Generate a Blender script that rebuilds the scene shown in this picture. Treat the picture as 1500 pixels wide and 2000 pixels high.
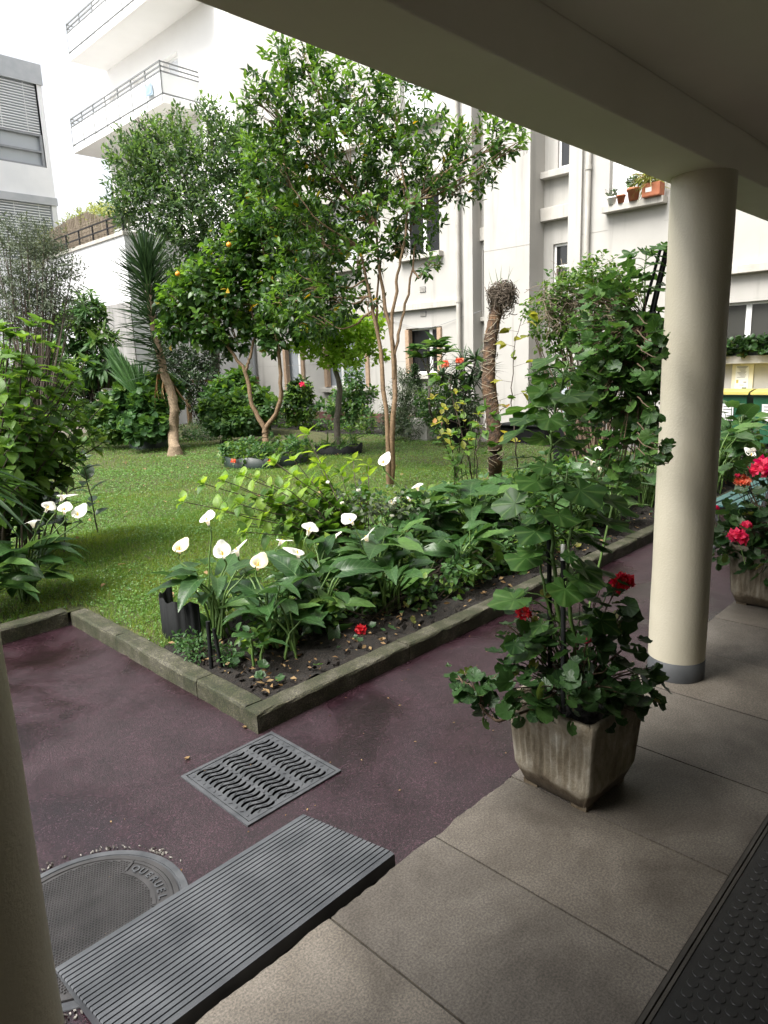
import bpy, bmesh, math, random
import numpy as np
from mathutils import Vector, Matrix

for o in list(bpy.data.objects):
    bpy.data.objects.remove(o)
SC = bpy.context.scene
COL = SC.collection
rng = np.random.default_rng(7)
random.seed(7)
PI = math.pi

# ------------------------------------------------------------------ camera
FPX, YAW, PITCH, ROLL = 1345.03, math.radians(44.4746), math.radians(12.2074), math.radians(-2.0747)
EYE = np.array([0.0, 0.0, 1.70])
FWD = np.array([math.cos(YAW)*math.cos(PITCH), math.sin(YAW)*math.cos(PITCH), -math.sin(PITCH)])
_r = np.array([math.sin(YAW), -math.cos(YAW), 0.0]); _u = np.cross(_r, FWD)
RGT = math.cos(ROLL)*_r + math.sin(ROLL)*_u
UPV = -math.sin(ROLL)*_r + math.cos(ROLL)*_u
cam = bpy.data.cameras.new('camera'); camo = bpy.data.objects.new('camera', cam); COL.objects.link(camo)
camo.matrix_world = Matrix(((RGT[0], UPV[0], -FWD[0], EYE[0]), (RGT[1], UPV[1], -FWD[1], EYE[1]),
                            (RGT[2], UPV[2], -FWD[2], EYE[2]), (0, 0, 0, 1)))
cam.sensor_fit = 'VERTICAL'; cam.sensor_height = 36.0; cam.sensor_width = 27.0
cam.lens = FPX/2000.0*36.0
cam.clip_start = 0.03; cam.clip_end = 500
SC.camera = camo

# ------------------------------------------------------------------ light
SUN_EL, SUN_AZ = math.radians(58), math.radians(168)     # azimuth measured from +X towards +Y
w = bpy.data.worlds.new("World"); SC.world = w; w.use_nodes = True
nt = w.node_tree; nt.nodes.clear()
sky = nt.nodes.new('ShaderNodeTexSky'); sky.sky_type = 'NISHITA'; sky.sun_disc = False
sky.sun_elevation = SUN_EL; sky.sun_rotation = math.radians(90)-SUN_AZ
sky.air_density = 1.0; sky.dust_density = 4.0; sky.ozone_density = 1.0
hs = nt.nodes.new('ShaderNodeHueSaturation'); hs.inputs['Saturation'].default_value = 0.22
bg = nt.nodes.new('ShaderNodeBackground'); bg.inputs['Strength'].default_value = 0.15
wo = nt.nodes.new('ShaderNodeOutputWorld')
nt.links.new(sky.outputs[0], hs.inputs['Color']); nt.links.new(hs.outputs[0], bg.inputs['Color'])
nt.links.new(bg.outputs[0], wo.inputs[0])
sl = bpy.data.lights.new('sun', 'SUN'); sl.energy = 2.7; sl.angle = math.radians(38); sl.color = (1.0, 0.96, 0.90)
so = bpy.data.objects.new('sun', sl); COL.objects.link(so)
sd = Vector((math.cos(SUN_EL)*math.cos(SUN_AZ), math.cos(SUN_EL)*math.sin(SUN_AZ), math.sin(SUN_EL)))
so.rotation_euler = sd.to_track_quat('Z', 'Y').to_euler(); so.location = (0, 8, 30)
SC.view_settings.view_transform = 'Standard'; SC.view_settings.look = 'None'
SC.view_settings.exposure = 1.35; SC.view_settings.gamma = 1.0; SC.view_settings.use_curve_mapping = False
SC.render.engine = 'CYCLES'
cy = SC.cycles
cy.use_denoising = True
cy.max_bounces = 8; cy.diffuse_bounces = 7; cy.glossy_bounces = 3; cy.transmission_bounces = 4; cy.transparent_max_bounces = 8
cy.sample_clamp_indirect = 6.0; cy.caustics_reflective = False; cy.caustics_refractive = False

# ------------------------------------------------------------------ lookups on the surveyed frame
def ray(px, py): return FWD + (px-750)/FPX*RGT - (py-1000)/FPX*UPV
def gnd(px, py, z=0.08):
    d = ray(px, py); return EYE + d*(z-EYE[2])/d[2]
def dep(px, py, t): return EYE + ray(px, py)*t
def over(px, py, X, Y):
    d = ray(px, py); return EYE + d*(math.hypot(X, Y)/math.hypot(d[0], d[1]))

# ------------------------------------------------------------------ materials
def mat(name):
    m = bpy.data.materials.new(name); m.use_nodes = True
    n = m.node_tree.nodes; n.clear()
    out = n.new('ShaderNodeOutputMaterial'); b = n.new('ShaderNodeBsdfPrincipled')
    m.node_tree.links.new(b.outputs[0], out.inputs[0])
    return m, n, m.node_tree.links, b, out
def rgb(c): return (c[0], c[1], c[2], 1.0)
def ramp(n, stops, interp='LINEAR'):
    r = n.new('ShaderNodeValToRGB'); e = r.color_ramp.elements; r.color_ramp.interpolation = interp
    while len(e) > 1: e.remove(e[-1])
    e[0].position = stops[0][0]; e[0].color = rgb(stops[0][1])
    for p, c in stops[1:]:
        k = e.new(p); k.color = rgb(c)
    return r
def noise(n, l, co, scale, detail=4, rough=0.55, dist=0.0):
    t = n.new('ShaderNodeTexNoise'); t.inputs['Scale'].default_value = scale; t.inputs['Detail'].default_value = detail
    t.inputs['Roughness'].default_value = rough; t.inputs['Distortion'].default_value = dist
    if co is not None: l.new(co, t.inputs['Vector'])
    return t
def pos(n): return n.new('ShaderNodeNewGeometry').outputs['Position']
def mixc(n, l, fac, a, b, mode='MIX'):
    m = n.new('ShaderNodeMix'); m.data_type = 'RGBA'; m.blend_type = mode
    for s, v in ((0, fac), (6, a), (7, b)):
        if hasattr(v, 'is_output'): l.new(v, m.inputs[s])
        elif isinstance(v, (int, float)): m.inputs[s].default_value = v
        else: m.inputs[s].default_value = rgb(v)
    return m.outputs[2]
def bump(n, l, b, h, strength, dist):
    k = n.new('ShaderNodeBump'); k.inputs['Strength'].default_value = strength; k.inputs['Distance'].default_value = dist
    l.new(h, k.inputs['Height']); l.new(k.outputs[0], b.inputs['Normal']); return k
def stretch(n, l, co, s):
    m = n.new('ShaderNodeMapping'); m.inputs['Scale'].default_value = s; l.new(co, m.inputs['Vector']); return m.outputs[0]
def smat(name, c1, c2=None, scale=8, rough=0.6, bs=0, bscale=60, bd=0.003, metal=0.0, spec=0.5, streak=None):
    """plain surface: two tones over noise, optional fine relief, optional run-down streaks"""
    m, n, l, b, o = mat(name)
    p = pos(n)
    b.inputs['Roughness'].default_value = rough; b.inputs['Metallic'].default_value = metal
    b.inputs['Specular IOR Level'].default_value = spec
    c2 = c2 or c1
    t = noise(n, l, p, scale, 6)
    r = ramp(n, [(0.32, c1), (0.7, c2)]); l.new(t.outputs[0], r.inputs[0]); c = r.outputs[0]
    if streak:
        s = noise(n, l, stretch(n, l, p, (5, 5, 0.35)), streak[1], 5, 0.65)
        rr = ramp(n, [(streak[2], (0, 0, 0)), (streak[2]+0.22, (1, 1, 1))]); l.new(s.outputs[0], rr.inputs[0])
        c = mixc(n, l, rr.outputs[0], c, streak[0])
    l.new(c, b.inputs['Base Color'])
    if bs:
        t2 = noise(n, l, p, bscale, 3); bump(n, l, b, t2.outputs[0], bs, bd)
    return m
def leafmat(name, stops, trans=0.3, rough=0.45, vein=None, veincol=(0.16, 0.24, 0.08), tc=None, spec=0.4, vamt=0.55, patch=None):
    """leaf: a tone per leaf, light through it, optional veins from the leaf's own coordinates"""
    m, n, l, b, o = mat(name)
    g = n.new('ShaderNodeNewGeometry')
    r = ramp(n, stops); l.new(g.outputs['Random Per Island'], r.inputs[0])
    t = noise(n, l, g.outputs['Position'], 40, 2)
    rr = ramp(n, [(0.3, (0.78, 0.78, 0.78)), (0.7, (1.15, 1.15, 1.15))]); l.new(t.outputs[0], rr.inputs[0])
    c = mixc(n, l, 1.0, r.outputs[0], rr.outputs[0], 'MULTIPLY')
    if patch:
        tp_ = noise(n, l, g.outputs['Position'], 1.7, 5, 0.6); rp = ramp(n, [(0.36, patch[0]), (0.52, (1, 1, 1)), (0.66, patch[1])]); l.new(tp_.outputs[0], rp.inputs[0]); c = mixc(n, l, 1.0, c, rp.outputs[0], 'MULTIPLY')
    if vein:
        uv = n.new('ShaderNodeUVMap'); sp = n.new('ShaderNodeSeparateXYZ'); l.new(uv.outputs[0], sp.inputs[0])
        def M(op, a, bb=None):
            k = n.new('ShaderNodeMath'); k.operation = op
            for i, v in enumerate((a, bb)):
                if v is None: continue
                if hasattr(v, 'is_output'): l.new(v, k.inputs[i])
                else: k.inputs[i].default_value = v
            return k.outputs[0]
        ax = M('ABSOLUTE', M('SUBTRACT', sp.outputs[0], 0.5))
        if vein == 'radial':
            an = M('ARCTAN2', M('SUBTRACT', sp.outputs[0], 0.5), M('SUBTRACT', sp.outputs[1], 0.22))
            v = M('POWER', M('ABSOLUTE', M('COSINE', M('MULTIPLY', an, 3.5))), 26.0)
        else:
            side = M('POWER', M('ABSOLUTE', M('SINE', M('MULTIPLY', M('SUBTRACT', sp.outputs[1], M('MULTIPLY', ax, 0.7)), 26.0))), 18.0)
            mid = M('LESS_THAN', ax, 0.022)
            v = M('MAXIMUM', M('MULTIPLY', side, 0.6), mid)
        c = mixc(n, l, M('MULTIPLY', v, vamt), c, veincol)
        bump(n, l, b, M('SUBTRACT', 1.0, v), 0.25, 0.004)
    l.new(c, b.inputs['Base Color'])
    b.inputs['Roughness'].default_value = rough; b.inputs['Specular IOR Level'].default_value = spec
    tr = n.new('ShaderNodeBsdfTranslucent')
    hsv = n.new('ShaderNodeHueSaturation'); hsv.inputs['Hue'].default_value = 0.485; hsv.inputs['Saturation'].default_value = 1.1
    hsv.inputs['Value'].default_value = 1.7; l.new(c, hsv.inputs['Color']); l.new(hsv.outputs[0], tr.inputs['Color'])
    mx = n.new('ShaderNodeMixShader'); mx.inputs[0].default_value = trans
    l.new(b.outputs[0], mx.inputs[1]); l.new(tr.outputs[0], mx.inputs[2]); l.new(mx.outputs[0], o.inputs[0])
    return m

# ------------------------------------------------------------------ mesh building
class MB:
    def __init__(s): s.sm = False; s.v = []; s.f = []; s.n = 0; s.uv = []; s.mi = []
    def add(s, v, faces, uv=None, mi=0):
        v = np.asarray(v, float).reshape(-1, 3)
        for F in faces:
            F = np.asarray(F, int)
            if F.size == 0: continue
            s.f.append(F + s.n)
            k = np.broadcast_to(np.asarray(mi), (len(F),)) if np.ndim(mi) <= 1 else mi
            s.mi.append(k)
        s.v.append(v); s.uv.append(np.zeros((len(v), 2)) if uv is None else np.asarray(uv, float)); s.n += len(v)
    def box(s, x0, x1, y0, y1, z0, z1, mi=0):
        v = [(x0, y0, z0), (x1, y0, z0), (x1, y1, z0), (x0, y1, z0), (x0, y0, z1), (x1, y0, z1), (x1, y1, z1), (x0, y1, z1)]
        s.add(v, [[(0, 3, 2, 1), (4, 5, 6, 7), (0, 1, 5, 4), (1, 2, 6, 5), (2, 3, 7, 6), (3, 0, 4, 7)]], mi=mi); return s
    def obox(s, c, ax, ay, az, mi=0):
        c, ax, ay, az = (np.asarray(q, float) for q in (c, ax, ay, az))
        v = [c+i*ax+j*ay+k*az for k in (-1, 1) for i, j in ((-1, -1), (1, -1), (1, 1), (-1, 1))]
        s.add(v, [[(0, 3, 2, 1), (4, 5, 6, 7), (0, 1, 5, 4), (1, 2, 6, 5), (2, 3, 7, 6), (3, 0, 4, 7)]], mi=mi); return s
    def bar(s, a, b, r, up=(0, 0, 1)):
        a, b = np.asarray(a, float), np.asarray(b, float); d = b-a; L = np.linalg.norm(d); d /= L
        x = np.cross(d, up); x = x/np.linalg.norm(x) if np.linalg.norm(x) > 1e-6 else np.array([1., 0, 0]); y = np.cross(x, d)
        return s.obox((a+b)/2, x*r, d*L/2, y*r)
    def tube(s, pts, rad, k=7, caps=True):
        P = np.asarray(pts, float); m = len(P); rad = np.broadcast_to(np.asarray(rad, float), (m,))
        T = np.gradient(P, axis=0); T /= np.linalg.norm(T, axis=1)[:, None]+1e-12
        ref = np.array([0.3, 0.9, 0.1]) if abs(T[0][2]) > 0.8 else np.array([0, 0, 1.])
        X = np.cross(T, ref); X /= np.linalg.norm(X, axis=1)[:, None]+1e-12; Y = np.cross(T, X)
        a = np.linspace(0, 2*PI, k, endpoint=False)
        V = P[:, None, :] + rad[:, None, None]*(np.cos(a)[None, :, None]*X[:, None, :] + np.sin(a)[None, :, None]*Y[:, None, :])
        i = np.arange(m-1)[:, None]*k; j = np.arange(k)[None, :]; j2 = (j+1) % k
        F = np.stack([i+j, i+j2, i+k+j2, i+k+j], -1).reshape(-1, 4)
        fs = [F]
        s.add(V.reshape(-1, 3), fs)
        if caps and k <= 24:
            c0 = s.n; s.add(np.vstack([P[-1:], V[-1]]), [np.stack([np.zeros(k, int), 1+np.arange(k), 1+(np.arange(k)+1) % k], -1)])
        return s
    def lathe(s, c, prof, k=32):
        a = np.linspace(0, 2*PI, k, endpoint=False); P = np.asarray(prof, float); m = len(P)
        V = np.stack([c[0]+P[:, None, 0]*np.cos(a), c[1]+P[:, None, 0]*np.sin(a), np.broadcast_to(c[2]+P[:, None, 1], (m, k))], -1)
        i = np.arange(m-1)[:, None]*k; j = np.arange(k)[None, :]; j2 = (j+1) % k
        s.add(V.reshape(-1, 3), [np.stack([i+j, i+j2, i+k+j2, i+k+j], -1).reshape(-1, 4)]); return s
    def inst(s, tmpl, P, D, U, S, mi=0):
        """many copies of a template (verts, tris, uv): base at P, length along D, face towards U, size S (n or n,3)"""
        s.sm = True; tv, tf, tu = tmpl; P = np.asarray(P, float); N = len(P)
        if N == 0: return s
        D = np.asarray(D, float); D = D/(np.linalg.norm(D, axis=1)[:, None]+1e-9)
        U = np.asarray(U, float); U = U - (U*D).sum(1)[:, None]*D
        bad = np.linalg.norm(U, axis=1) < 1e-3; U[bad] = np.cross(D[bad], [1, 0.2, 0.1])
        U = U/(np.linalg.norm(U, axis=1)[:, None]+1e-9); X = np.cross(D, U)
        S = np.asarray(S, float); S = np.broadcast_to(S[:, None] if S.ndim == 1 else S, (N, 3))
        L = tv[None]*S[:, None, :]
        V = P[:, None] + L[..., 0:1]*X[:, None] + L[..., 1:2]*D[:, None] + L[..., 2:3]*U[:, None]
        k = len(tv); F = (tf[None] + (np.arange(N)*k)[:, None, None]).reshape(-1, tf.shape[1])
        m = np.repeat(np.broadcast_to(np.asarray(mi), (N,)), len(tf))
        s.add(V.reshape(-1, 3), [F], np.tile(tu, (N, 1)), m); return s
    def build(s, name, mats, parent=None, smooth=None, bevel=0, loc=None):
        me = bpy.data.meshes.new(name)
        V = np.vstack(s.v).astype(np.float32)
        if loc is not None: V = V - np.asarray(loc, np.float32)
        me.vertices.add(len(V)); me.vertices.foreach_set('co', V.ravel())
        loops = np.concatenate([f.ravel() for f in s.f]).astype(np.int32)
        tot = np.concatenate([np.full(len(f), f.shape[1]) for f in s.f]).astype(np.int32)
        start = np.concatenate([[0], np.cumsum(tot)[:-1]]).astype(np.int32)
        me.loops.add(len(loops)); me.loops.foreach_set('vertex_index', loops)
        me.polygons.add(len(tot)); me.polygons.foreach_set('loop_start', start); me.polygons.foreach_set('loop_total', tot)
        me.polygons.foreach_set('material_index', np.concatenate(s.mi).astype(np.int32))
        uvl = me.uv_layers.new(name='leaf'); uv = np.vstack(s.uv)[loops].astype(np.float32)
        uvl.data.foreach_set('uv', uv.ravel())
        me.polygons.foreach_set('use_smooth', np.full(len(tot), s.sm if smooth is None else smooth, bool))
        me.update(calc_edges=True); me.validate()
        for m in (mats if isinstance(mats, (list, tuple)) else [mats]): me.materials.append(m)
        o = bpy.data.objects.new(name, me); COL.objects.link(o)
        if parent: o.parent = parent
        if parent is not None and loc is None:      # geometry was given in world coordinates
            o.matrix_parent_inverse = Matrix.Translation(-parent.location)
        if loc is not None: o.location = loc
        if bevel:
            b = o.modifiers.new('bevel', 'BEVEL'); b.width = bevel; b.segments = 2; b.limit_method = 'ANGLE'
        return o
def tag(o, label=None, cat=None, group=None, kind=None):
    for k, v in (('label', label), ('category', cat), ('group', group), ('kind', kind)):
        if v: o[k] = v
    return o
def thing(name, label, cat, loc=(0, 0, 0), group=None):
    o = bpy.data.objects.new(name, None); o.empty_display_size = 0.1; COL.objects.link(o); o.location = [float(q) for q in loc]
    return tag(o, label, cat, group)
def struct(o): o['kind'] = 'structure'; return o
def plane_holes(mb, u0, u1, v0, v1, holes, place, depth=None, mi=0, cuts=()):
    """a sheet in (u, v) with rectangular openings and, where depth is given, their reveals; place(u, v, d) -> point"""
    us = sorted({u0, u1, *[h[0] for h in holes], *[h[1] for h in holes]}); vs = sorted({v0, v1, *[h[2] for h in holes], *[h[3] for h in holes]})
    us = [q for q in us if u0 <= q <= u1]; vs = [q for q in vs if v0 <= q <= v1]
    for a, b in zip(us, us[1:]):
        for c, d in zip(vs, vs[1:]):
            m, q = (a+b)/2, (c+d)/2
            if any(h[0] < m < h[1] and h[2] < q < h[3] for h in holes): continue
            mb.add([place(a, c, 0), place(b, c, 0), place(b, d, 0), place(a, d, 0)], [[(0, 1, 2, 3)]], mi=mi)
    if depth:
        for a, b, c, d in holes:
            k = [(a, c), (b, c), (b, d), (a, d)]
            for (p, q), (r, t) in zip(k, k[1:]+k[:1]):
                mb.add([place(p, q, 0), place(r, t, 0), place(r, t, depth), place(p, q, depth)], [[(0, 1, 2, 3)]], mi=mi)

# ------------------------------------------------------------------ leaf templates (x across, y along, z face)
def strip_leaf(rows, wid, prof, fold=0.25, droop=0.25, wave=0.0, cols=3, base=None):
    v, uv, ids = [], [], []
    for i in range(rows+1):
        t = i/rows; hw = prof(t)*wid/2; row = []
        single = hw < 1e-4
        for c in ([0] if single else np.linspace(-1, 1, cols)):
            x = c*hw; y = t + (base(t, abs(c)) if base else 0.0)
            z = abs(x)*fold - droop*t*t + wave*math.sin(t*13+c*2.1)*abs(c)*wid
            v.append((x, y, z)); uv.append((0.5+0.5*c*prof(t), t)); row.append(len(v)-1)
        ids.append(row)
    f = []
    for a, b in zip(ids, ids[1:]):
        if len(a) == 1 and len(b) == 1: continue
        if len(a) == 1:
            for j in range(len(b)-1): f.append((a[0], b[j+1], b[j]))
        elif len(b) == 1:
            for j in range(len(a)-1): f.append((a[j], a[j+1], b[0]))
        else:
            for j in range(len(a)-1): f += [(a[j], a[j+1], b[j+1]), (a[j], b[j+1], b[j])]
    return np.array(v), np.array(f), np.array(uv)
def ell(t): return math.sin(PI*min(max(t, 0), 1))**0.8
def ovp(t): return 0 if t <= 0 or t >= 1 else (math.sin(PI*t**0.75))**0.85
LEAF_SMALL = strip_leaf(2, 0.5, ell, 0.3, 0.15)
LEAF_LANCE = strip_leaf(4, 0.40, ovp, 0.35, 0.22)
LEAF_OVAL = strip_leaf(4, 0.62, ovp, 0.28, 0.25)
LEAF_OVAL_B = strip_leaf(6, 0.66, ovp, 0.25, 0.35, 0.03, 5)
LEAF_LONG = strip_leaf(5, 0.27, ell, 0.4, 0.35)
def swordp(t): return 0 if t >= 1 else (0.7+0.6*t if t < 0.3 else 0.9*(1-((t-0.3)/0.7)**1.6)+0.0)
SWORD = strip_leaf(5, 0.085, swordp, 0.5, 0.06)
SWORD_D = strip_leaf(6, 0.085, swordp, 0.5, 0.55)
BLADE = strip_leaf(3, 0.10, lambda t: 0 if t >= 1 else 1-t**1.5, 0.5, 0.25, 0, 2)
def heartp(t): return 0 if t >= 1 else (0.72+0.9*t if t < 0.22 else 0.92*math.cos((t-0.22)/0.78*PI/2)**0.8+0.0)
HEART = strip_leaf(7, 0.66, heartp, 0.22, 0.30, 0.035, 5, lambda t, c: -0.26*c*(1-t)**4)
HEART_B = strip_leaf(7, 0.60, heartp, 0.45, 0.55, 0.05, 5, lambda t, c: -0.26*c*(1-t)**4)
def round_leaf(k=18, lobes=7, cup=0.18, scal=0.09, seed=0):
    r = random.Random(seed); v = [(0, 0.22, 0)]; uv = [(0.5, 0.22)]; f = []
    a0 = -PI/2+0.24; a1 = 3*PI/2-0.24
    for ring, q in ((1, 0.55), (2, 1.0)):
        for i in range(k+1):
            a = a0+(a1-a0)*i/k; s = math.sin(a)
            rad = (0.36+0.10*s)*(1+scal*math.cos((a-PI/2)*lobes))*q*1.28
            x, y = rad*math.cos(a), 0.22+rad*s*1.05
            z = cup*(q*q)*0.6 + 0.045*math.cos((a-PI/2)*lobes)*q - 0.16*max(0, y-0.3)*q + r.uniform(-.02, .02)*q
            v.append((x, y, z)); uv.append((0.5+x, y))
    for i in range(k):
        f.append((0, 1+i, 2+i))
        p, q = 1+i, 1+k+1+i
        f += [(p, q, q+1), (p, q+1, p+1)]
    return np.array(v), np.array(f), np.array(uv)
ROUND = round_leaf(); ROUND_B = round_leaf(21, 5, 0.05, 0.14, 3); ROUND_S = round_leaf(10, 5, 0.2, 0.10, 1)
MAPLE = round_leaf(30, 5, 0.02, 0.33, 5)
PETAL = strip_leaf(2, 0.85, ell, 0.3, 0.2)

def unit(a): return a/(np.linalg.norm(a, axis=-1, keepdims=True)+1e-9)
def rdir(n): return unit(rng.normal(size=(n, 3)))
def ball(n, c, r, bias=0.5):
    d = rdir(n); q = rng.random(n)**(1/3*(1-bias)+0.02)
    return np.asarray(c) + d*q[:, None]*np.asarray(r), d
def sprays(mb, tmpl, tips, dirs, per, L, size, up=0.6, mis=0, spread=1.0, twigs=None, jit=0.25, wid=1.0):
    """leafy twigs: at every tip a short shoot along dirs with per leaves alternating round it"""
    n = len(tips); tips = np.asarray(tips); dirs = unit(np.asarray(dirs))
    for k in range(per):
        t = (k+0.5)/per
        ang = k*2.4 + rng.random(n)*1.0
        a = np.cross(dirs, [0.2, 0.3, 1.0]); a = unit(a); b = np.cross(dirs, a)
        out = a*np.cos(ang)[:, None] + b*np.sin(ang)[:, None]
        P = tips + dirs*((t-0.5)*L) + out*0.004
        D = unit(dirs*(0.35+0.6*t) + out*spread + rng.normal(size=(n, 3))*jit)
        U = unit(np.array([0, 0, 1.0])*up + dirs*0.4 + rng.normal(size=(n, 3))*0.35)
        S = size*(0.7+0.6*rng.random(n)); S3 = np.stack([S*wid, S, S], 1)
        mb.inst(tmpl, P, D, U, S3, mis if np.ndim(mis) == 0 else mis)
    if twigs is not None:
        for i in range(n):
            twigs.tube([tips[i]-dirs[i]*L*0.9, tips[i], tips[i]+dirs[i]*L*0.5], [0.0035, 0.0028, 0.0015], 4, False)
def crown(mb, tmpl, clumps, total, per, L, size, centre=None, up=0.6, young=0.3, spread=1.0, bias=0.5, twigs=None, flat=0.85, wid=1.0, droop=0.0):
    """clumps: (x, y, z, r); twigs pointing outwards and up; young tips take the second material"""
    C = np.array([c[:3] for c in clumps]); R = np.array([c[3] for c in clumps]); W = R**2.2; W = W/W.sum()
    total = int(total*1.5); R = R*.93; cen = C.mean(0) if centre is None else np.asarray(centre)
    for c, r, q in zip(C, R, W):
        n = max(3, int(total*q/per)); p, d = ball(n, c, (r, r, r*flat), bias)
        d2 = unit(d*0.9 + unit(c-cen+1e-6)*0.35 + np.array([0, 0, 0.45-droop]) + rng.normal(size=(n, 3))*0.35)
        y = ((d[:, 2] > 0.1) & (rng.random(n) < young*2)) | (rng.random(n) < young*0.3)
        sprays(mb, tmpl, p, d2, per, L, size, up, y.astype(int), spread, twigs, wid=wid)
def curve(pts, n=10):
    P = np.asarray(pts, float); m = len(P)
    if m == 2: return P[0]+(P[1]-P[0])*np.linspace(0, 1, n)[:, None]
    t = np.linspace(0, m-1, n); out = []
    Q = np.vstack([2*P[0]-P[1], P, 2*P[-1]-P[-2]])
    for s in t:
        i = min(int(s), m-2); f = s-i; a, b, c, d = Q[i:i+4]
        out.append(0.5*((2*b)+(-a+c)*f+(2*a-5*b+4*c-d)*f*f+(-a+3*b-3*c+d)*f**3))
    return np.array(out)
def limb(mb, pts, r0, r1, n=12, k=8, wob=0.01):
    P = curve(pts, n); P[1:-1] += rng.normal(size=(n-2, 3))*wob
    mb.tube(P, np.linspace(r0, r1, n)*(1+rng.normal(size=n)*0.04), k); return P
# ------------------------------------------------------------------ surface materials
def asphalt():
    m, n, l, b, o = mat('red asphalt'); p = pos(n)
    t1 = noise(n, l, p, 1.1, 4, 0.6, 0.4); t2 = noise(n, l, p, 150, 3, 0.75); t3 = noise(n, l, p, 6, 5)
    r = ramp(n, [(0.25, (0.0145, 0.0062, 0.0084)), (0.75, (0.0315, 0.0140, 0.0190))]); l.new(t3.outputs[0], r.inputs[0])
    g = ramp(n, [(0.36, (0.25, 0.25, 0.25)), (0.5, (0.9, 0.9, 0.9)), (0.66, (2.6, 2.5, 2.6))]); l.new(t2.outputs[0], g.inputs[0])
    v = n.new('ShaderNodeTexVoronoi'); v.inputs['Scale'].default_value = 210; l.new(p, v.inputs['Vector'])
    bw = n.new('ShaderNodeSeparateXYZ'); l.new(v.outputs['Color'], bw.inputs[0])
    gr = ramp(n, [(0.0, (0.45, 0.45, 0.45)), (0.6, (0.95, 0.95, 0.95)), (0.88, (1.5, 1.55, 1.55)), (1.0, (2.6, 3.0, 3.0))]); l.new(bw.outputs[0], gr.inputs[0])
    c = mixc(n, l, 1.0, r.outputs[0], gr.outputs[0], 'MULTIPLY')
    c = mixc(n, l, 0.5, c, g.outputs[0], 'MULTIPLY')
    wet = ramp(n, [(0.43, (0.19, 0.19, 0.19)), (0.55, (0.44, 0.44, 0.44)), (0.7, (0.55, 0.55, 0.55))]); l.new(t1.outputs[0], wet.inputs[0])
    dk = ramp(n, [(0.38, (0.55, 0.55, 0.55)), (0.5, (1, 1, 1))]); l.new(t1.outputs[0], dk.inputs[0])
    c = mixc(n, l, 1.0, c, dk.outputs[0], 'MULTIPLY')
    l.new(c, b.inputs['Base Color']); l.new(wet.outputs[0], b.inputs['Roughness'])
    b.inputs['Specular IOR Level'].default_value = 0.55
    bk = bump(n, l, b, t2.outputs[0], 0.42, 0.006)
    bs_ = ramp(n, [(0.43, (0.24, 0.24, 0.24)), (0.56, (0.55, 0.55, 0.55))]); l.new(t1.outputs[0], bs_.inputs[0]); l.new(bs_.outputs[0], bk.inputs['Strength'])
    return m
def concrete_slab():
    m, n, l, b, o = mat('terrace concrete'); p = pos(n)
    t1 = noise(n, l, p, 2.2, 5, 0.6, 0.6); t2 = noise(n, l, p, 150, 3, 0.7); t3 = noise(n, l, p, 9, 6, 0.7)
    r = ramp(n, [(0.3, (0.064, 0.055, 0.045)), (0.5, (0.116, 0.103, 0.087)), (0.75, (0.162, 0.146, 0.126))]); l.new(t1.outputs[0], r.inputs[0])
    g = ramp(n, [(0.36, (0.62, 0.62, 0.62)), (0.5, (1, 1, 1)), (0.64, (1.45, 1.43, 1.4))]); l.new(t2.outputs[0], g.inputs[0])
    c = mixc(n, l, 1.0, r.outputs[0], g.outputs[0], 'MULTIPLY')
    k = ramp(n, [(0.3, (0.8, 0.78, 0.75)), (0.6, (1.05, 1.05, 1.05))]); l.new(t3.outputs[0], k.inputs[0])
    c = mixc(n, l, 0.8, c, k.outputs[0], 'MULTIPLY')
    gi = n.new('ShaderNodeNewGeometry'); ri = ramp(n, [(0, (0.84, 0.84, 0.85)), (1, (1.12, 1.10, 1.06))]); l.new(gi.outputs['Random Per Island'], ri.inputs[0]); c = mixc(n, l, 1.0, c, ri.outputs[0], 'MULTIPLY')
    l.new(c, b.inputs['Base Color']); b.inputs['Roughness'].default_value = 0.62
    bump(n, l, b, t2.outputs[0], 0.12, 0.002)
    return m
def kerbmat():
    m, n, l, b, o = mat('mossy kerb stone'); p = pos(n)
    t1 = noise(n, l, p, 7, 6, 0.65); t2 = noise(n, l, p, 140, 3)
    r = ramp(n, [(0.3, (0.016, 0.021, 0.006)), (0.48, (0.034, 0.034, 0.017)), (0.68, (0.08, 0.074, 0.055))]); l.new(t1.outputs[0], r.inputs[0])
    g = ramp(n, [(0.33, (0.45, 0.45, 0.45)), (0.52, (1, 1, 1)), (0.68, (2.2, 2.2, 2.0))]); l.new(t2.outputs[0], g.inputs[0])
    l.new(mixc(n, l, 1.0, r.outputs[0], g.outputs[0], 'MULTIPLY'), b.inputs['Base Color']); b.inputs['Roughness'].default_value = 0.75
    bump(n, l, b, t2.outputs[0], 0.5, 0.006)
    return m
M_ASPH = asphalt(); M_SLAB = concrete_slab(); M_KERB = kerbmat()
M_EARTH = smat('yard earth', (0.10, 0.085, 0.07), (0.16, 0.14, 0.11), 3, 0.9, 0.5, 40, 0.02)
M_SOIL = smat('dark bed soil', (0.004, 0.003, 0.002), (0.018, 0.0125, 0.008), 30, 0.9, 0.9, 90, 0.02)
M_TURF = smat('turf soil', (0.045, 0.055, 0.018), (0.085, 0.085, 0.03), 5, 0.95, 0.7, 120, 0.02)
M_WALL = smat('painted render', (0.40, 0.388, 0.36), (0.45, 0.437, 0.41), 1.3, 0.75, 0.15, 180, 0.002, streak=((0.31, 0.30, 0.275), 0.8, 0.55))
M_WALLGLARE = smat('glare bright render', (0.80, 0.79, 0.77), (0.83, 0.82, 0.80), 1.3, 0.75)  # lighter copy of the render, blown-out glare put into its colour
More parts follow.
